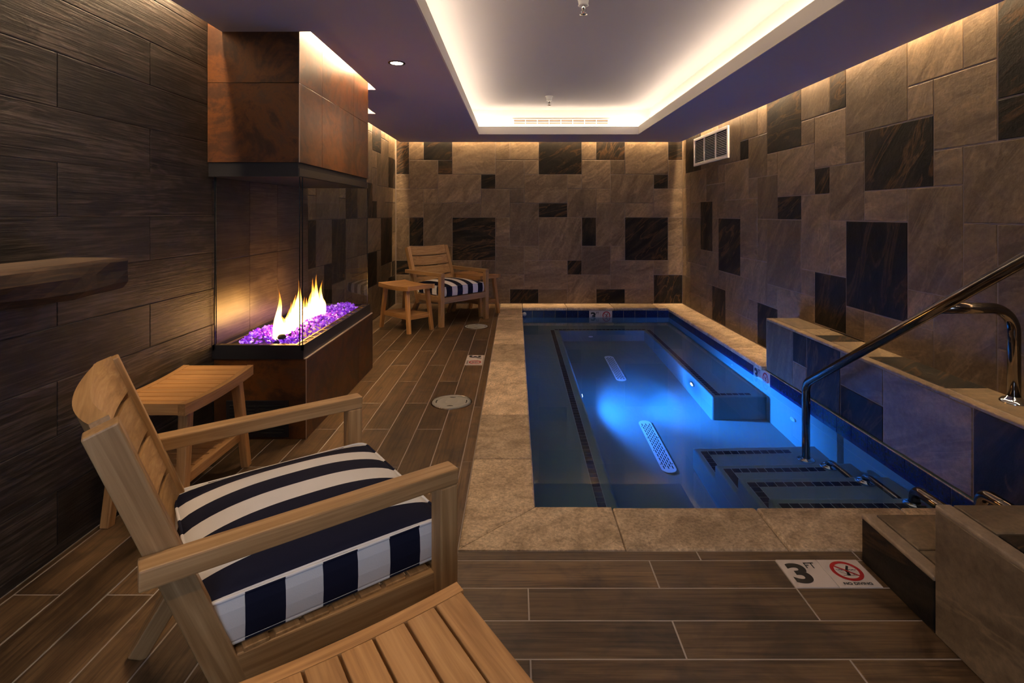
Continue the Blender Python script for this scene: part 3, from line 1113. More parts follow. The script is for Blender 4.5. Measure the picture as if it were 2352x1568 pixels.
# ================================================================== HALF WALL AND ENTRY STEPS ON THE RIGHT
HX, HY, HZ = 2.114, 4.523, 0.41
hw = structure(box('wall_half', (HX + 0.003, 1.65, -0.026), (XR + 0.002, HY - 0.010, HZ - 0.003), 'grout'), 'low stone tiled half wall along the right side of the pool')
ho = Vector(hw.location)


def face_tile(o_par, off, x, y0, y1, z0, z1, mat):
    tile('tile', y1 - y0 - G, z1 - z0 - G, mat, o_par, Vector((x, (y0 + y1) / 2, (z0 + z1) / 2)) - off, (0, -1, 0), (0, 0, 1))


for y0, y1, z0, z1, mt in ((4.093, 4.520, -0.03, 0.395, 'stone'), (3.898, 4.093, 0.165, 0.395, 'stone_dark'), (3.898, 4.093, -0.03, 0.165, 'stone'), (3.492, 3.898, -0.03, 0.395, 'stone_dark'),
                           (3.085, 3.492, 0.18, 0.395, 'stone'), (3.085, 3.492, -0.03, 0.18, 'stone_dark'), (2.4786, 3.085, -0.03, 0.395, 'stone'), (1.65, 2.4786, -0.03, 0.395, 'stone_dark')):
    face_tile(hw, ho, HX + 0.010, y0, y1, z0, z1, mt)
for y0, y1, mt in ((4.10, 4.515, 'stone'), (3.888, 4.10, 'stone'), (3.694, 3.888, 'stone_dark'), (3.30, 3.694, 'stone'), (2.708, 3.30, 'stone_dark'), (2.30, 2.708, 'stone'), (1.652, 2.30, 'stone')):
    x0, x1 = HX + 0.055, XR
    tile('tile', x1 - x0 - G, y1 - y0 - G, mt, hw, Vector(((x0 + x1) / 2, (y0 + y1) / 2, HZ - 0.010)) - ho, (1, 0, 0), (0, 1, 0))
y = 1.652
while y < 4.5:
    y2 = min(y + 0.48, 4.517)
    o = box('edge_trim', (HX, y + 0.001, HZ - 0.020), (HX + 0.053, y2 - 0.001, HZ + 0.0005), 'trim_stone', None, 0.007, 3)
    o.parent = hw
    o.location = Vector(o.location) - ho
    y = y2
o = box('edge_trim', (HX, HY - 0.014, -0.0), (XR - 0.001, HY, HZ), 'trim_stone', None, 0.003)
o.parent = hw
o.location = Vector(o.location) - ho

AX, AY0, AY1, AZ, BZT = 1.285, 1.645, 1.996, 0.175, 0.400
st = thing('entry_steps', 'stone tiled steps with rounded edges beside the near end of the pool', 'steps', (1.7, 1.5, 0))
so = Vector((1.7, 1.5, 0))


def sp(o):
    o.parent = st
    o.location = Vector(o.location) - so
    return o


sp(box('step_core', (AX + 0.010, AY0, 0.0), (HX + 0.005, AY1 - 0.010, AZ - 0.010), 'grout'))
sp(box('step_core', (AX + 0.010, YN + 0.01, 0.0), (XR - 0.002, AY0 - 0.010, BZT - 0.010), 'grout'))


def st_face(y0, y1, z0, z1, mat):
    tile('tile', y1 - y0 - 0.004, z1 - z0 - 0.004, mat, st, Vector((AX + 0.010, (y0 + y1) / 2, (z0 + z1) / 2)) - so, (0, -1, 0), (0, 0, 1))


def st_top(x0, x1, y0, y1, z, mat):
    tile('tile', x1 - x0 - G, y1 - y0 - G, mat, st, Vector(((x0 + x1) / 2, (y0 + y1) / 2, z - 0.010)) - so, (1, 0, 0), (0, 1, 0))


st_face(AY0, AY1 - 0.004, 0.0, AZ - 0.012, 'stone_dark')
st_face(1.03, AY0, 0.0, BZT - 0.012, 'stone')
st_face(0.42, 1.03, 0.0, BZT - 0.012, 'stone_dark')
st_face(-0.2, 0.42, 0.0, BZT - 0.012, 'stone')
st_top(AX + 0.052, 1.62, 1.78, AY1 - 0.004, AZ, 'stone')
st_top(AX + 0.052, 1.62, AY0, 1.78, AZ, 'stone')
st_top(1.62, HX, AY0, AY1 - 0.004, AZ, 'stone')
st_top(AX + 0.052, 2.12, 1.49, AY0 - 0.002, BZT, 'stone')
st_top(AX + 0.052, 1.75, 0.88, 1.49, BZT, 'stone_dark')
st_top(1.75, XR, 0.88, 1.49, BZT, 'stone')
st_top(AX + 0.052, XR, 0.2, 0.88, BZT, 'stone')
st_top(2.12, XR, 1.49, AY0 - 0.002, BZT, 'stone_dark')
tile('tile', HX - AX - 0.01, AZ - 0.016, 'stone', st, Vector(((AX + HX) / 2, AY1 - 0.010, AZ / 2 - 0.006)) - so, (-1, 0, 0), (0, 0, 1))
tile('tile', HX - AX - 0.01, BZT - AZ - 0.016, 'stone', st, Vector(((AX + HX) / 2, AY0 - 0.010, (AZ + BZT) / 2 - 0.006)) - so, (-1, 0, 0), (0, 0, 1))
sp(box('edge_trim', (AX, AY0 + 0.001, AZ - 0.018), (AX + 0.05, AY1, AZ), 'trim_stone', None, 0.007, 3))
y = AY0
while y > 0.2:
    sp(box('edge_trim', (AX, max(y - 0.61, 0.2) + 0.001, BZT - 0.018), (AX + 0.05, y, BZT), 'trim_stone', None, 0.007, 3))
    y -= 0.61

# ================================================================== RAILS
HRX = 1.95
hr = thing('handrail', 'polished steel handrail rising from the pool steps with a post on the half wall', 'handrail', (HRX, 3.60, ZW - SD[0]))
ro = Vector((HRX, 3.60, ZW - SD[0]))


def lp(pts, o):
    return [Vector(p) - o for p in pts]


slope = 0.621
top_y = 1.15
tube('rail', lp(arc_path([(HRX, 3.60, ZW - SD[0] + 0.004), (HRX, 3.60, 0.155), (HRX, top_y, 0.155 + slope * (3.60 - top_y))], 0.10, 10), ro), 0.0255, 'steel', hr, 20)
tube('cross_rail', lp(arc_path([(HRX + 0.01, 2.5, 0.850), (2.325, 2.5, 0.850), (2.325, 2.5, HZ + 0.004)], 0.11, 10), ro), 0.0255, 'steel', hr, 20)
tube('end_post', lp([(HRX, top_y + 0.05, BZT), (HRX, top_y + 0.05, 0.155 + slope * (3.60 - top_y) - 0.02)], ro), 0.0255, 'steel', hr, 20)


def flange(x, y, z, par, off, r=0.056):
    return lathe('flange', [(r, 0.0), (r, 0.006), (r * 0.82, 0.016), (r * 0.55, 0.020), (r * 0.5, 0.030), (0, 0.030)], 'chrome', par, 28, Vector((x, y, z)) - off)


flange(HRX, 3.60, ZW - SD[0], hr, ro)
flange(2.325, 2.5, HZ, hr, ro)
flange(HRX, top_y + 0.05, BZT, hr, ro)


def grab(yf, zf, ztop, yend, rad, label):
    t = thing('grab_bar', label, 'grab bar', (HRX, yf, zf), 0, 'short grab bars on the pool steps')
    o = Vector((HRX, yf, zf))
    flange(HRX, yf, zf, t, o, 0.052)
    tube('bar', lp(arc_path([(HRX, yf, zf + 0.005), (HRX, yf, ztop), (HRX, yend, ztop)], 0.045, 8), o), rad, 'steel', t, 16)
    return t


grab(3.335, ZW - SD[1], ZW - SD[1] + 0.10, SYE[2], 0.021, 'steel grab bar under water, next to the foot of the long handrail')
grab(2.985, ZW - SD[2], ZW - SD[2] + 0.10, SYE[3], 0.021, 'steel grab bar under water, second from the foot of the long handrail')
grab(2.62, ZW - SD[3], -0.055, CN1 - 0.02, 0.024, 'steel grab bar rising out of the water against the near coping')
grab(2.245, CT, 0.125, AY1 - 0.005, 0.024, 'steel grab bar standing on the near coping beside the stone steps')

# ================================================================== FIREPLACE
fp = thing('fireplace', 'see-through glass gas fireplace clad in rust coloured metal tiles', 'fireplace', (-1.47, 3.75, 0))
fo = Vector((-1.47, 3.75, 0))


def fpp(o):
    o.parent = fp
    o.location = Vector(o.location) - fo
    return o


def fbox(name, lo, hi, mat, bevel=0.0):
    return fpp(box(name, lo, hi, mat, None, bevel))


BX1, BY0, BY1, BTOP = -1.200, 3.065, 4.485, 0.462
UX1, UY0, UY1, UBOT = FX, 3.000, 4.395, 1.578
WALLX = XL + 0.001
t_ = 0.010
fbox('base_core', (WALLX, BY0 + t_, 0.0), (BX1 - t_, BY1 - t_, BTOP - 0.002), 'grout_dark')
fbox('hood_core', (WALLX, UY0 + t_, UBOT), (UX1 - t_, UY1 - t_, ZTOP), 'grout_dark')


def panel(c, w, h, ux, uy):
    tile('panel', w - 0.002, h - 0.002, 'rust', fp, Vector(c) - fo, ux, uy, t_, 0.0012)


# base front, base side, base far end
panel(((WALLX + BX1) / 2, BY0 + t_, BTOP / 2), BX1 - WALLX, BTOP, (1, 0, 0), (0, 0, 1))
for a, b in ((BY0, 4.09), (4.09, BY1)):
    panel((BX1 - t_, (a + b) / 2, BTOP / 2), b - a, BTOP, (0, 1, 0), (0, 0, 1))
panel(((WALLX + BX1) / 2, BY1 - t_, BTOP / 2), BX1 - WALLX, BTOP, (-1, 0, 0), (0, 0, 1))
for z0, z1 in ((UBOT, 2.024), (2.024, 2.60)):
    panel(((WALLX + UX1) / 2, UY0 + t_, (z0 + z1) / 2), UX1 - WALLX, z1 - z0, (1, 0, 0), (0, 0, 1))
    panel(((WALLX + UX1) / 2, UY1 - t_, (z0 + z1) / 2), UX1 - WALLX, z1 - z0, (-1, 0, 0), (0, 0, 1))
    for a, b in ((UY0, 3.353), (3.353, 4.01), (4.01, UY1)):
        panel((UX1 - t_, (a + b) / 2, (z0 + z1) / 2), b - a, z1 - z0, (0, 1, 0), (0, 0, 1))
M['edge'] = plain('corner_profile', (0.55, 0.42, 0.33), 0.35, 0.6)
fbox('corner_profile', (BX1 - 0.003, BY0 - 0.001, 0.0), (BX1 + 0.001, BY0 + 0.003, BTOP), 'edge')
fbox('corner_profile', (UX1 - 0.003, UY0 - 0.001, UBOT), (UX1 + 0.001, UY0 + 0.003, ZC + 0.2), 'edge')
fbox('corner_profile', (BX1 - 0.012, BY0 - 0.001, BTOP - 0.004), (BX1 + 0.001, BY1, BTOP + 0.001), 'edge')
# black burner tray and black header
TZ0, TZ1 = BTOP, 0.542
tx1, ty0, ty1 = -1.212, 3.052, 4.455
fbox('tray', (WALLX, ty0, TZ0), (tx1, ty1, TZ0 + 0.05), 'black_metal')
for lo, hi in (((WALLX, ty0, TZ0 + 0.05), (tx1, ty0 + 0.012, TZ1)), ((tx1 - 0.012, ty0, TZ0 + 0.05), (tx1, ty1, TZ1)), ((WALLX, ty1 - 0.012, TZ0 + 0.05), (tx1, ty1, TZ1)), ((WALLX, ty0, TZ0 + 0.05), (WALLX + 0.012, ty1, TZ1))):
    fbox('tray_rim', lo, hi, 'black_metal')
HB = 1.500
fbox('header', (WALLX, 3.012, HB), (UX1 - 0.012, 4.39, UBOT), 'black_metal')
M['header_face'] = plain('header_brushed', (0.10, 0.085, 0.075), 0.28, 0.7)
fbox('header_face', (UX1 - 0.012, 3.02, HB + 0.004), (UX1 - 0.008, 4.385, UBOT - 0.03), 'header_face')
# inner ladder of air slots round the tray
M['gold_lit'] = plain('slot_frame', (0.30, 0.21, 0.10), 0.35, 0.8)  # golden firelight on the frame is put into its colour
sz = TZ1 - 0.008
sx1, sy0, sy1 = tx1 - 0.012, ty0 + 0.012, ty1 - 0.012
SWD = 0.055
for lo, hi in (((sx1 - 0.012, sy0, sz - 0.006), (sx1, sy1, sz)), ((sx1 - SWD, sy0, sz - 0.006), (sx1 - SWD + 0.012, sy1, sz)),
               ((WALLX + 0.012, sy0, sz - 0.006), (sx1, sy0 + 0.012, sz)), ((WALLX + 0.012, sy0 + SWD - 0.012, sz - 0.006), (sx1 - SWD, sy0 + SWD, sz)),
               ((WALLX + 0.012, sy1 - SWD, sz - 0.006), (sx1 - SWD, sy1 - SWD + 0.012, sz)), ((WALLX + 0.04, sy0 + SWD, sz - 0.006), (WALLX + 0.052, sy1 - SWD, sz))):
    fbox('slot_frame', lo, hi, 'gold_lit')
k = 0
yv = sy0 + 0.012
while yv < sy1:
    fbox('slot_bar', (sx1 - SWD + 0.012, yv, sz - 0.006), (sx1 - 0.012, yv + 0.014, sz), 'gold_lit')
    yv += 0.105
xv = WALLX + 0.012
while xv < sx1 - SWD:
    fbox('slot_bar', (xv, sy0 + 0.012, sz - 0.006), (xv + 0.018, sy0 + SWD - 0.012, sz), 'gold_lit')
    xv += 0.115
# glass panes: front, right side, far end
GT = 0.008
fbox('glass_pane', (WALLX + 0.014, 3.055, TZ1 - 0.02), (tx1 - 0.022, 3.055 + GT, HB), 'glass')
fbox('glass_pane', (tx1 - 0.020, 3.068, TZ1 - 0.02), (tx1 - 0.020 + GT, 4.425, HB), 'glass')
fbox('glass_pane', (WALLX + 0.014, 4.43, TZ1 - 0.02), (tx1 - 0.022, 4.43 + GT, HB), 'glass_far')
M['pane_edge'] = plain('glass_edge', (0.008, 0.012, 0.014), 0.2)
for x, y in ((tx1 - 0.022, 3.055), (tx1 - 0.010, 3.066), (tx1 - 0.016, 4.428), (WALLX + 0.012, 3.055)):
    fbox('glass_edge', (x - 0.002, y - 0.002, TZ1 - 0.02), (x + 0.002, y + 0.004, HB), 'pane_edge')
# liner of the firebox: dark plank wall panels
M['liner'] = wood_tile_mat('firebox_liner', (0.040, 0.030, 0.026), (0.075, 0.056, 0.046), (0.12, 0.092, 0.075), 0.3, 0.05, 0.3)
for a, b in ((3.075, 3.46), (3.46, 3.86), (3.86, 4.43)):
    for z0, z1 in ((TZ1 - 0.02, 1.02), (1.02, HB)):
        tile('liner_panel', b - a - 0.003, z1 - z0 - 0.003, 'liner', fp, Vector((WALLX, (a + b) / 2, (z0 + z1) / 2)) - fo, (0, 1, 0), (0, 0, 1), 0.010, 0.001)
# louvred grille at the foot of the front
vg = fbox('vent_grille', (-1.654, BY0 - 0.010, 0.015), (-1.299, BY0 + 0.002, 0.223), 'black_metal', 0.002)
for i in range(9):
    for x0 in (-0.155, 0.012):
        bm = bmesh.new()
        bx(bm, (x0, -0.010, -0.082 + i * 0.019), (x0 + 0.143, -0.004, -0.072 + i * 0.019))
        obj('louvre', bm, 'black_gap', vg)

# bed of violet glass, with the burner line
BYA, BYB, BXC = 3.20, 4.02, -1.430
rg = random.Random(21)
xa, xb, ya, yb = WALLX + 0.075, sx1 - SWD - 0.012, sy0 + SWD + 0.01, sy1 - SWD - 0.01
cv, cf = [], []
for i in range(2600):
    x, y = rg.uniform(xa, xb), rg.uniform(ya, yb)
    e = min((x - xa), (xb - x), (y - ya), (yb - y))
    if abs(x - BXC - 0.035) < 0.006 and BYA < y < BYB:
        continue
    z = TZ0 + 0.045 + 0.045 * min(1, e / 0.06) + 0.022 * math.sin(9 * y) * math.cos(14 * x) + rg.uniform(-0.012, 0.012)
    r = rg.uniform(0.006, 0.013)
    q = Matrix.Rotation(rg.uniform(0, 6), 3, Vector((rg.uniform(-1, 1), rg.uniform(-1, 1), rg.uniform(-1, 1))).normalized())
    n0 = len(cv)
    ext = (r * 1.2, r * rg.uniform(0.6, 1), r * rg.uniform(0.5, 1))
    for cn in ((1, 0, 0), (-1, 0, 0), (0, 1, 0), (0, -1, 0), (0.3, 0.2, 1), (-0.2, 0.1, -1)):
        p = q @ Vector((cn[0] * ext[0], cn[1] * ext[1], cn[2] * ext[2]))
        cv.append((x + p.x, y + p.y, z + p.z))
    for f in ((0, 2, 4), (2, 1, 4), (1, 3, 4), (3, 0, 4), (2, 0, 5), (1, 2, 5), (3, 1, 5), (0, 3, 5)):
        cf.append(tuple(n0 + k for k in f))
cme = bpy.data.meshes.new('fire_glass')
cme.from_pydata(cv, [], cf)
cme.materials.append(M['crystal'])
cr = link(bpy.data.objects.new('fire_glass', cme))
tag(cr, 'bed of crushed violet glass glowing in the fireplace tray', 'fire glass', None, 'stuff')
# burner slot and the little igniter
fbox('burner', (BXC - 0.012, BYA - 0.02, TZ0 + 0.05), (BXC + 0.012, BYB + 0.02, TZ0 + 0.085), 'black_metal')
ig = lathe('igniter', [(0.022, 0), (0.026, 0.012), (0.016, 0.024), (0, 0.026)], 'black_gap', None, 9, (BXC + 0.035, 3.19, TZ0 + 0.085))
fpp(ig)

# flames: a row of tongues along the burner
fire = thing('fire', 'row of yellow gas flames above the violet glass', 'fire', (BXC, 3.6, TZ0 + 0.08))


def flame(y, h, w, lean, seed):
    rr = random.Random(seed)
    bm = bmesh.new()
    rings = []
    N, K = 16, 10
    ph = rr.uniform(0, 6)
    for i in range(N + 1):
        t = i / N
        prof = (math.sin(PI * min(1, (t * 0.62 + 0.30))) ** 0.9) * (1 - t) ** 0.75 + 0.004
        cy = lean * t * t + 0.012 * math.sin(5 * t + ph) * t
        cx = 0.010 * math.sin(6 * t + ph * 2) * t
        rings.append([bm.verts.new((cx + math.cos(k * 2 * PI / K) * w * 0.55 * prof, cy + math.sin(k * 2 * PI / K) * w * prof * (1 + 0.12 * math.sin(3 * k + 9 * t + ph)), h * t)) for k in range(K)])
    for A, B in zip(rings, rings[1:]):
        for k in range(K):
            bm.faces.new((A[k], A[(k + 1) % K], B[(k + 1) % K], B[k]))
    bm.faces.new(rings[-1])
    return obj('flame', bm, 'flame', fire, 0, 1, True, (0, y - 3.6, 0))


for i, (y, h, w, l) in enumerate(((3.21, 0.30, 0.042, 0.03), (3.255, 0.22, 0.035, -0.01), (3.30, 0.13, 0.034, 0.0), (3.35, 0.16, 0.036, 0.01), (3.40, 0.20, 0.034, -0.01), (3.45, 0.24, 0.04, 0.01),
                                  (3.50, 0.32, 0.045, 0.02), (3.55, 0.29, 0.04, -0.02), (3.60, 0.20, 0.04, 0.0), (3.66, 0.18, 0.04, 0.01), (3.72, 0.22, 0.042, 0.02), (3.78, 0.30, 0.045, 0.0),
                                  (3.83, 0.32, 0.042, 0.02), (3.88, 0.22, 0.04, 0.01), (3.93, 0.27, 0.038, 0.02), (3.97, 0.16, 0.036, 0.0))):
    flame(y, h, w, l, i)
for i in range(15):
    flame(3.215 + i * 0.052, 0.085 + 0.05 * ((i * 7) % 5) / 5, 0.036, 0.004, 40 + i)
# ================================================================== MANTEL LOG ON THE LEFT WALL
bm = bmesh.new()
rr = random.Random(4)
NY = 34
rings = []
sec = [(0.0, 1.0), (0.0, 0.0), (0.55, 0.02), (0.86, 0.10), (0.98, 0.32), (1.0, 0.62), (0.97, 0.90), (0.92, 0.985), (0.55, 1.0)]
y0m, y1m = -0.55, 2.055
for i in range(NY + 1):
    t = i / NY
    y = y0m + (y1m - y0m) * t
    ring = []
    for (a, b) in sec:
        wob = 0.012 * math.sin(7 * y + 5 * b) + 0.008 * math.sin(17 * y + 3 * a) + rr.uniform(-0.003, 0.003)
        x = XL + 0.004 + a * (0.245 + wob)
        z = 0.995 + b * 0.128 + (0.010 * math.sin(5 * y + 2) + rr.uniform(-0.002, 0.002) if b < 0.5 and a > 0 else 0)
        ring.append(bm.verts.new((y - 0.75, -(x - XL - 0.12), z - 1.06)))
    rings.append(ring)
n = len(sec)
for A, B in zip(rings, rings[1:]):
    for k in range(n):
        bm.faces.new((A[k], A[(k + 1) % n], B[(k + 1) % n], B[k]))
bm.faces.new(list(reversed(rings[0])))
bm.faces.new(rings[-1])
bmesh.ops.recalc_face_normals(bm, faces=bm.faces)
ml = obj('mantel_log', bm, 'mantel')
ml.matrix_local = Matrix.Translation((XL + 0.12, 0.75, 1.06)) @ Matrix.Rotation(PI / 2, 4, 'Z')
tag(ml, 'rough dark wooden log shelf fixed to the plank wall', 'shelf')

# ================================================================== FURNITURE
def curved_slat(name, hw_, z0, z1, thick, sag, par, mat, n=14):
    """slat bent in plan, local X is the grain (left-right), built in the backrest frame"""
    bm = bmesh.new()
    rows = []
    for i in range(n + 1):
        s = -hw_ + 2 * hw_ * i / n
        off = sag * (1 - (s / hw_) ** 2)
        rows.append([bm.verts.new((s, off + a, z)) for a, z in ((0, z0), (thick, z0), (thick, z1), (0, z1))])
    for A, B in zip(rows, rows[1:]):
        for k in range(4):
            bm.faces.new((A[k], A[(k + 1) % 4], B[(k + 1) % 4], B[k]))
    bm.faces.new(list(reversed(rows[0])))
    bm.faces.new(rows[-1])
    bmesh.ops.recalc_face_normals(bm, faces=bm.faces)
    o = obj(name, bm, mat, par)
    return o


def make_chair(name, label, mat):
    t = thing(name, label, 'chair', (0, 0, 0), 0, 'teak lounge chairs')
    AT, AW = 0.612, 0.055
    yo = 0.3755 - AW / 2
    for s in (-1, 1):
        beam('armrest', (-0.362, s * yo, AT - 0.021), (0.338, s * yo, AT - 0.021), AW, 0.042, mat, t)
        beam('leg', (0.310, s * yo, 0.0), (0.310, s * yo, AT - 0.042), AW, 0.052, mat, t, (1, 0, 0))
        # reclined stile and its rear leg
        beam('back_stile', (-0.175, s * 0.296, 0.215), (-0.421, s * 0.296, 0.875), 0.046, 0.062, mat, t, (1, 0, 0))
        beam('leg', (-0.185, s * 0.296, 0.262), (-0.350, s * 0.296, 0.004), 0.046, 0.055, mat, t, (1, 0, 0.5), 0.004, 0.9)
        beam('side_rail', (-0.185, s * 0.300, 0.297), (0.288, s * 0.320, 0.300), 0.036, 0.070, mat, t)
    beam('front_rail', (0.313, -0.322, 0.300), (0.313, 0.322, 0.300), 0.034, 0.070, mat, t)
    beam('rear_rail', (-0.185, -0.275, 0.297), (-0.185, 0.275, 0.297), 0.034, 0.060, mat, t)
    for i in range(7):
        x = -0.145 + i * 0.066
        beam('seat_slat', (x, -0.318, 0.333), (x, 0.318, 0.333), 0.054, 0.014, mat, t, (0, 0, 1), 0.002)
    # four curved back slats in the plane of the stiles
    ang = math.atan2(0.250, 0.670)
    bot = Vector((-0.175, 0, 0.215))
    up = Vector((-math.sin(ang), 0, math.cos(ang)))
    base = Matrix((Vector((0, 1, 0)), Vector((-math.cos(ang), 0, -math.sin(ang))), up)).transposed().to_4x4()
    z = 0.208
    for i in range(4):
        h = 0.113
        o = curved_slat('back_slat', 0.274, 0, h, 0.034 if i == 3 else 0.026, 0.040, t, mat)
        mm = base.copy()
        mm.translation = bot + up * z + Vector((math.cos(ang), 0, math.sin(ang))) * 0.018
        o.matrix_local = mm
        z += h + 0.018
    return t


def make_cushion(label):
    a, b, h = 0.295, 0.30, 0.105
    bm = bmesh.new()
    N = 28

    def edge(s):
        return max(-1, min(1, s))
    top = {}
    rc = 0.035

    def pos(i, j):
        u, v = -1 + 2 * i / N, -1 + 2 * j / N
        x, y = a * u, b * v
        # rounded corners
        ex, ey = abs(x) - (a - rc), abs(y) - (b - rc)
        if ex > 0 and ey > 0:
            d = math.hypot(ex, ey)
            m = max(ex, ey)
            if d > 1e-9:
                x = math.copysign(a - rc + ex * m / d, x)
                y = math.copysign(b - rc + ey * m / d, y)
        z = 0.052 * (1 - abs(u) ** 2.6) ** 0.8 * (1 - abs(v) ** 2.6) ** 0.8
        return x, y, z
    for i in range(N + 1):
        for j in range(N + 1):
            x, y, z = pos(i, j)
            top[i, j] = bm.verts.new((x, y, h + z))
    for i in range(N):
        for j in range(N):
            bm.faces.new((top[i, j], top[i + 1, j], top[i + 1, j + 1], top[i, j + 1]))
    loop = [(i, 0) for i in range(N)] + [(N, j) for j in range(N)] + [(N - i, N) for i in range(N)] + [(0, N - j) for j in range(N)]
    rows = [[top[q] for q in loop]]
    for k, (zz, bl) in enumerate(((h * 0.75, 0.007), (h * 0.4, 0.009), (h * 0.12, 0.006), (0.0, 0.0))):
        row = []
        for q in loop:
            x, y, _ = pos(*q)
            l = math.hypot(x, y)
            row.append(bm.verts.new((x + x / a * bl * (abs(x) > a - rc), y + y / b * bl * (abs(y) > b - rc), zz)))
        rows.append(row)
    L = len(loop)
    for A, B in zip(rows, rows[1:]):
        for k in range(L):
            bm.faces.new((A[k], B[k], B[(k + 1) % L], A[(k + 1) % L]))
    bm.faces.new(list(reversed(rows[-1])))
    bmesh.ops.recalc_face_normals(bm, faces=bm.faces)
    t = thing('seat_cushion', label, 'cushion', (0, 0, 0), 0, 'striped seat cushions')
    o = obj('cushion_body', bm, 'stripe', t, 0, 1, False)
    for p in o.data.polygons:
        p.use_smooth = abs(p.normal.z) > 0.6
    rim = [pos(*q) for q in loop]
    tube('piping', [(x * 1.004, y * 1.004, h) for x, y, _ in rim], 0.0042, 'stripe', t, 8, True)
    tube('piping', [(x * 1.004, y * 1.004, 0.004) for x, y, _ in rim], 0.0042, 'stripe', t, 8, True)
    return t


def make_table(name, label, mat):
    t = thing(name, label, 'table', (0, 0, 0), 0, 'teak side tables')
    L, Wd, Ht, sag = 0.57, 0.36, 0.512, 0.016

    def dz(x):
        return -sag * (1 - min(1.0, (abs(x) / (L / 2))) ** 2)
    # two long saddle-shaped rails
    for s in (-1, 1):
        bm = bmesh.new()
        rows = []
        n = 16
        for i in range(n + 1):
            x = -L / 2 + L * i / n
            y0, y1 = s * Wd / 2, s * (Wd / 2 - 0.030)
            zt = dz(x)
            rows.append([bm.verts.new(p) for p in ((x, y0, zt), (x, y1, zt), (x, y1, zt * 0.75 - 0.048), (x, y0, zt * 0.75 - 0.048))])
        for A, B in zip(rows, rows[1:]):
            for k in range(4):
                bm.faces.new((A[k], A[(k + 1) % 4], B[(k + 1) % 4], B[k]))
        bm.faces.new(list(reversed(rows[0])))
        bm.faces.new(rows[-1])
        bmesh.ops.recalc_face_normals(bm, faces=bm.faces)
        obj('top_rail', bm, mat, t, 0, 1, False, (0, 0, Ht))
    ns = 9
    pw = L / ns
    for i in range(ns):
        x = -L / 2 + pw * (i + 0.5)
        th = 0.046 if i in (0, ns - 1) else 0.020
        zt = Ht + dz(x)
        tilt = 2 * sag * x / (L / 2) ** 2
        beam('top_slat', (x, -Wd / 2 + 0.0305, zt - th / 2), (x, Wd / 2 - 0.0305, zt - th / 2), pw - 0.006, th, mat, t, (-tilt, 0, 1), 0.002)
    for sx in (-1, 1):
        for sy in (-1, 1):
            beam('leg', (sx * 0.205, sy * 0.135, Ht - 0.055), (sx * 0.268, sy * 0.152, 0.0), 0.042, 0.044, mat, t, (sx, 0, 0.1), 0.004, 0.9)
    zs = 0.165
    for s in (-1, 1):
        beam('shelf_rail', (-0.235, s * 0.130, zs), (0.235, s * 0.130, zs), 0.024, 0.045, mat, t)
        beam('shelf_rail', (s * 0.236, -0.128, zs), (s * 0.236, 0.128, zs), 0.024, 0.045, mat, t)
    for i in range(8):
        x = -0.196 + i * 0.056
        beam('shelf_slat', (x, -0.117, zs + 0.012), (x, 0.117, zs + 0.012), 0.050, 0.014, mat, t, (0, 0, 1), 0.002)
    return t


CH1 = ((-0.648, 1.530, 0), 0.640)
CH2 = ((-0.835, 6.560, 0), math.atan2(-0.69, 0.73))
ch = make_chair('lounge_chair', 'teak lounge chair with curved slat back in the foreground', 'teak')
ch.location, ch.rotation_euler.z = CH1
ch2 = dup(ch, 'lounge_chair.001', CH2[0], CH2[1], 'teak lounge chair in the far left corner between two side tables')
cu = make_cushion('navy and white striped cushion on the foreground lounge chair')


def seat_at(chair):
    (x, y, z), a = chair
    return (x + 0.038 * math.cos(a), y + 0.038 * math.sin(a), 0.345), a


cu.location, cu.rotation_euler.z = seat_at(CH1)
l2, a2 = seat_at(CH2)
cu2 = dup(cu, 'seat_cushion.001', l2, a2, 'navy and white striped cushion on the far corner lounge chair')
tb = make_table('side_table', 'slatted teak side table cut off by the bottom edge beside the foreground chair', 'teak_warm')
tb.location = (-0.262, 0.825, 0)
tb.rotation_euler.z = 0.59
dup(tb, 'side_table.001', (-1.533, 2.475, 0), PI / 2, 'slatted teak side table against the plank wall in front of the fireplace')
dup(tb, 'side_table.002', (-1.236, 6.035, 0), CH2[1], 'teak saddle top side table standing in front of the far corner chair')
dup(tb, 'side_table.003', (-0.53, 7.02, 0), CH2[1], 'teak saddle top side table half hidden behind the far corner chair')


# ================================================================== FLOOR COVERS
def cover(x, y, label, rz):
    t = thing('skimmer_cover', label, 'cover', (x, y, 0), rz, 'round covers in the floor')
    lathe('rim', [(0.142, 0.0), (0.142, 0.004), (0.134, 0.0055), (0.132, 0.003)], 'steel', t, 40)
    lathe('lid', [(0.131, 0.0), (0.131, 0.0045), (0.100, 0.005), (0.098, 0.004), (0.094, 0.005), (0.045, 0.005), (0.043, 0.004), (0.040, 0.005), (0, 0.005)], 'cover', t, 40)
    for a in (0.5 * PI, 1.5 * PI):
        bm = bmesh.new()
        vs_ = []
        for k in range(9):
            q = PI * k / 8
            vs_.append(bm.verts.new((0.022 * math.cos(q), 0.014 * math.sin(q), 0.0056)))
        bm.faces.new(vs_)
        o = obj('finger_hole', bm, 'black_gap', t)
        o.location = (math.cos(a) * 0.088, math.sin(a) * 0.088, 0)
        o.rotation_euler = (0, 0, a + PI / 2 if a > PI else a - PI / 2 + PI)
    for a in (0, PI):
        bm = bmesh.new()
        pts = [(0.108, q) for q in [(-0.28 + 0.56 * k / 8) for k in range(9)]] + [(0.100, q) for q in [(0.28 - 0.56 * k / 8) for k in range(9)]]
        bm.faces.new([bm.verts.new((r * math.cos(q + a), r * math.sin(q + a), 0.0056)) for r, q in pts])
        obj('key_slot', bm, 'black_gap', t)
    return t


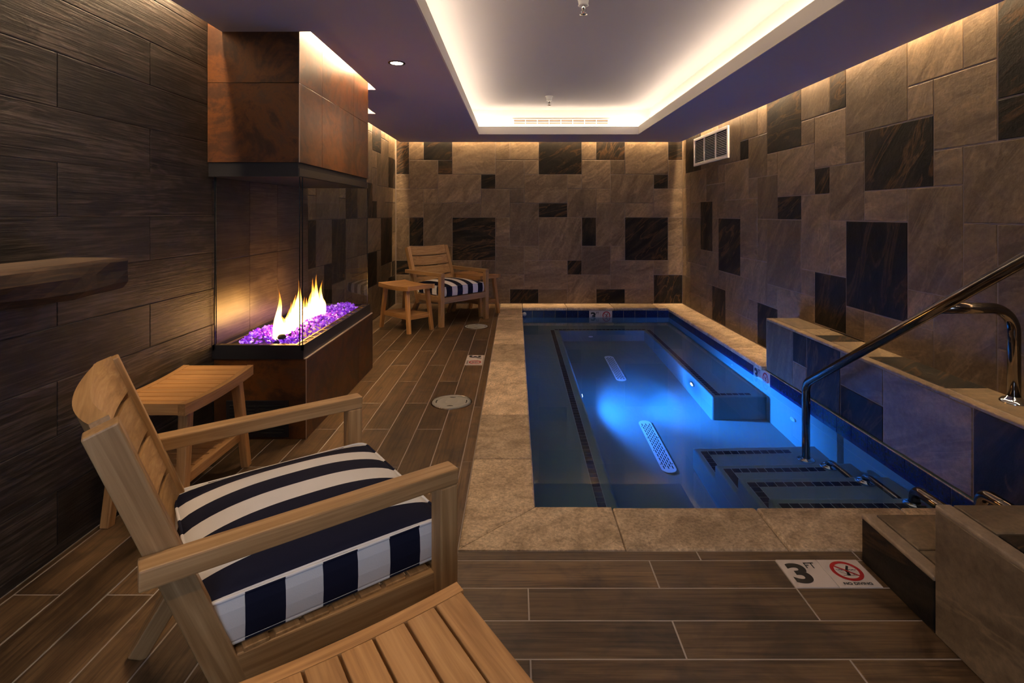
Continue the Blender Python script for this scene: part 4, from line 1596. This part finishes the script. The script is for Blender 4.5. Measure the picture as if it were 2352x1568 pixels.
cover(-0.4416, 3.67, 'round beige skimmer cover in the plank floor, nearer to the camera', 0.0)
cover(-0.454, 6.13, 'round beige skimmer cover in the plank floor near the far chair', 0.0)


# ================================================================== DEPTH MARKERS
def text_mesh(s, size, bold=0.0):
    c = bpy.data.curves.new('txt', 'FONT')
    c.body = s
    c.size = size
    c.align_x = 'CENTER'
    c.align_y = 'CENTER'
    c.offset = bold
    o = bpy.data.objects.new('txt', c)
    COL.objects.link(o)
    dg = bpy.context.evaluated_depsgraph_get()
    me = bpy.data.meshes.new_from_object(o.evaluated_get(dg))
    bpy.data.objects.remove(o)
    bpy.data.curves.remove(c)
    xs2 = [v.co.x for v in me.vertices]
    ys2 = [v.co.y for v in me.vertices]
    mx, my = (min(xs2) + max(xs2)) / 2, (min(ys2) + max(ys2)) / 2
    for v in me.vertices:
        v.co.x -= mx
        v.co.y -= my
    return me, max(xs2) - min(xs2), max(ys2) - min(ys2)


def strip(bm, pts, w, z):
    pts = [Vector((p[0], p[1], 0)) for p in pts]
    L, R = [], []
    for i, p in enumerate(pts):
        a, b = pts[max(0, i - 1)], pts[min(len(pts) - 1, i + 1)]
        d = (b - a).normalized()
        nrm = Vector((-d.y, d.x, 0)) * w / 2
        L.append(bm.verts.new((p.x + nrm.x, p.y + nrm.y, z)))
        R.append(bm.verts.new((p.x - nrm.x, p.y - nrm.y, z)))
    for i in range(len(pts) - 1):
        bm.faces.new((L[i], R[i], R[i + 1], L[i + 1]))


_me3 = text_mesh('3', 0.120, 0.0045)
_meft = text_mesh('FT', 0.044, 0.0006)
_mend = text_mesh('NO DIVING', 0.0185, 0.0006)


def marker(label, matrix, side_by_side=0.1525):
    """two white ceramic squares: local X reads left to right, Y up, Z out of the face"""
    t = thing('depth_marker', label, 'sign', (0, 0, 0), 0, 'pool depth markers')
    t.matrix_local = matrix
    s = side_by_side
    z = 0.0068
    for k in (-1, 1):
        tile('ceramic_square', s - 0.0025, 0.148, 'ceramic', t, (k * s / 2, 0, 0), (1, 0, 0), (0, 1, 0), 0.006, 0.001)

    def txt(nm, data, mat, x, y, sx, sy):
        me, w, h = data
        me = me.copy()
        me.materials.clear()
        me.materials.append(M[mat])
        o = bpy.data.objects.new(nm, me)
        link(o, t)
        o.location = (x, y, z)
        o.scale = (sx / w, sy / h, 1)
    txt('numeral', _me3, 'ink', -s * 0.66, -0.002, 0.068, 0.108)
    txt('lettering', _meft, 'ink', -s * 0.27, 0.040, 0.038, 0.032)
    txt('lettering', _mend, 'ink', s * 0.5, -0.056, 0.100, 0.013)
    bm = bmesh.new()
    cx, cy = s * 0.5, 0.010
    strip(bm, [(cx + 0.047 * math.cos(q * 2 * PI / 40), cy + 0.047 * math.sin(q * 2 * PI / 40)) for q in range(41)], 0.013, z)
    obj('prohibition_ring', bm, 'red', t)
    bm = bmesh.new()
    strip(bm, [(cx - 0.034, cy + 0.030), (cx + 0.034, cy - 0.030)], 0.007, z + 0.0003)
    obj('slash', bm, 'red', t)
    bm = bmesh.new()
    strip(bm, [(cx - 0.036 + 0.072 * k / 24, cy + 0.006 + 0.0018 * math.sin(k * 1.6)) for k in range(25)], 0.0022, z - 0.0002)
    strip(bm, [(cx - 0.026, cy - 0.024), (cx + 0.026, cy - 0.024)], 0.0018, z - 0.0002)
    strip(bm, [(cx + 0.018, cy + 0.028), (cx + 0.006, cy + 0.010), (cx - 0.002, cy - 0.004), (cx - 0.001, cy - 0.022)], 0.008, z - 0.0001)
    strip(bm, [(cx - 0.002, cy - 0.006), (cx + 0.012, cy - 0.010), (cx + 0.016, cy - 0.020)], 0.003, z - 0.0001)
    strip(bm, [(cx - 0.010, cy - 0.016), (cx - 0.028, cy - 0.004)], 0.0018, z - 0.0002)
    bmesh.ops.create_circle(bm, cap_ends=True, segments=12, radius=0.0065, matrix=Matrix.Translation((cx - 0.004, cy - 0.019, z - 0.0001)))
    obj('diver_pictogram', bm, 'ink', t)
    return t


def frame(o, ux, uy):
    ux, uy = Vector(ux), Vector(uy)
    m = Matrix((ux, uy, ux.cross(uy))).transposed().to_4x4()
    m.translation = Vector(o)
    return m


marker('white depth marker tile in the plank floor in front of the pool', frame(((MK2[0] + MK2[1]) / 2, (MK2[2] + MK2[3]) / 2, -0.004), (1, 0, 0), (0, 1, 0)), 0.151)
marker('white depth marker tile in the walkway left of the pool', frame(((MK1[0] + MK1[1]) / 2, (MK1[2] + MK1[3]) / 2, -0.004), (0, -1, 0), (1, 0, 0)), 0.155)
wpt = (PX1 - PX0) / 13
marker('white depth marker on the waterline tiles of the far pool wall', frame((PX0 + 7 * wpt, PY1 + 0.006, (zt0 + zt1) / 2), (1, 0, 0), (0, 0, 1)), wpt)
marker('white depth marker on the waterline tiles of the right pool wall', frame((PX1 + 0.006, (MK4[0] + MK4[1]) / 2, (zt0 + zt1) / 2), (0, -1, 0), (0, 0, 1)), pitch)


# ================================================================== VENTS, SPRINKLERS, DOWNLIGHTS
# louvred vent high on the right wall
wv = thing('wall_vent', 'white louvred vent high on the stone right wall', 'vent', (XR, 6.565, 2.10))
vw, vh = 1.15, 0.365
fw = 0.035
for lo, hi in (((-0.022, -vw / 2, vh / 2 - fw), (0, vw / 2, vh / 2)), ((-0.022, -vw / 2, -vh / 2), (0, vw / 2, -vh / 2 + fw)), ((-0.022, -vw / 2, -vh / 2 + fw), (0, -vw / 2 + fw, vh / 2 - fw)), ((-0.022, vw / 2 - fw, -vh / 2 + fw), (0, vw / 2, vh / 2 - fw)),
               ((-0.020, -vw / 6 - 0.012, -vh / 2 + fw), (-0.002, -vw / 6 + 0.012, vh / 2 - fw)), ((-0.020, vw / 6 - 0.012, -vh / 2 + fw), (-0.002, vw / 6 + 0.012, vh / 2 - fw))):
    box('vent_frame', lo, hi, 'white', wv, 0.003)
box('vent_back', (-0.004, -vw / 2 + 0.01, -vh / 2 + 0.01), (0, vw / 2 - 0.01, vh / 2 - 0.01), 'black_gap', wv)
for i in range(14):
    z = -vh / 2 + fw + 0.012 + i * (vh - 2 * fw - 0.012) / 14
    beam('louvre', (-0.011, -vw / 2 + fw, z), (-0.011, vw / 2 - fw, z), 0.017, 0.003, 'white', wv, (-0.75, 0, 1), 0)
# linear diffuser in the far cove wall
lv = thing('slot_diffuser', 'long narrow white air slot in the far wall of the ceiling cove', 'vent', (0.59, c1y, 2.495))
for z in (-0.036, 0.030):
    box('diffuser_frame', (-0.63, -0.012, z), (0.63, 0, z + 0.008), 'white', lv)
box('diffuser_back', (-0.62, -0.003, -0.034), (0.62, -0.001, 0.034), 'grout', lv)
for i in range(9):
    x = -0.62 + 1.24 * i / 8
    box('divider', (x - 0.005, -0.010, -0.034), (x + 0.005, -0.002, 0.034), 'white', lv)
box('blade', (-0.62, -0.009, -0.004), (0.62, -0.003, 0.004), 'white', lv)


def sprinkler(x, y, label):
    t = thing('sprinkler', label, 'sprinkler', (x, y, ZTOP), 0, 'ceiling sprinkler heads')
    lathe('escutcheon', [(0.046, 0), (0.046, -0.006), (0.036, -0.012), (0.030, -0.045), (0.034, -0.052), (0.022, -0.052), (0, -0.050)], 'white', t, 28)
    lathe('head', [(0.011, -0.050), (0.011, -0.072), (0.006, -0.076), (0.0035, -0.094), (0, -0.094)], 'chrome', t, 16)
    for s in (-1, 1):
        tube('yoke', [(s * 0.010, 0, -0.066), (s * 0.016, 0, -0.080), (s * 0.010, 0, -0.098), (0, 0, -0.106)], 0.0022, 'chrome', t, 8)
    lathe('deflector', [(0, -0.106), (0.022, -0.107), (0.024, -0.110), (0.005, -0.112), (0, -0.113)], 'chrome', t, 20)
    tube('bulb', [(0, 0, -0.074), (0, 0, -0.104)], 0.003, 'red', t, 8)
    return t


sprinkler(0.425, 3.37, 'pendent sprinkler head at the top edge above the pool')
sprinkler(0.385, 6.20, 'pendent sprinkler head near the far end of the ceiling cove')


def downlight(x, y, label, e):
    t = thing('downlight', label, 'downlight', (x, y, ZC), 0, 'recessed ceiling downlights')
    lathe('trim_ring', [(0.058, 0.0), (0.058, -0.004), (0.046, -0.006), (0.042, -0.002), (0.040, 0.0)], 'steel', t, 32)
    lathe('lens', [(0.041, -0.0025), (0, -0.0035)], emit('downlight_lens', (1.0, 0.86, 0.66), 25.0), t, 28)
    ld = bpy.data.lights.new('downlight_beam', 'SPOT')
    ld.energy = e
    ld.color = (1.0, 0.74, 0.46)
    ld.spot_size = math.radians(125)
    ld.spot_blend = 0.8
    ld.shadow_soft_size = 0.035
    lo = bpy.data.objects.new('downlight_beam', ld)
    lo.location = (x, y, ZC - 0.03)
    COL.objects.link(lo)
    return t


downlight(-0.806, 3.62, 'round recessed downlight in the soffit beside the fireplace', DOWN)
downlight(-0.806, 1.25, 'added unseen downlight in the soffit over the foreground chair', DOWN * 0.6)  # out of view, added for warm light on the foreground
downlight(-0.20, -0.35, 'added unseen downlight in the soffit behind the camera', DOWN * 0.6)  # another unseen lamp, added to help light the room
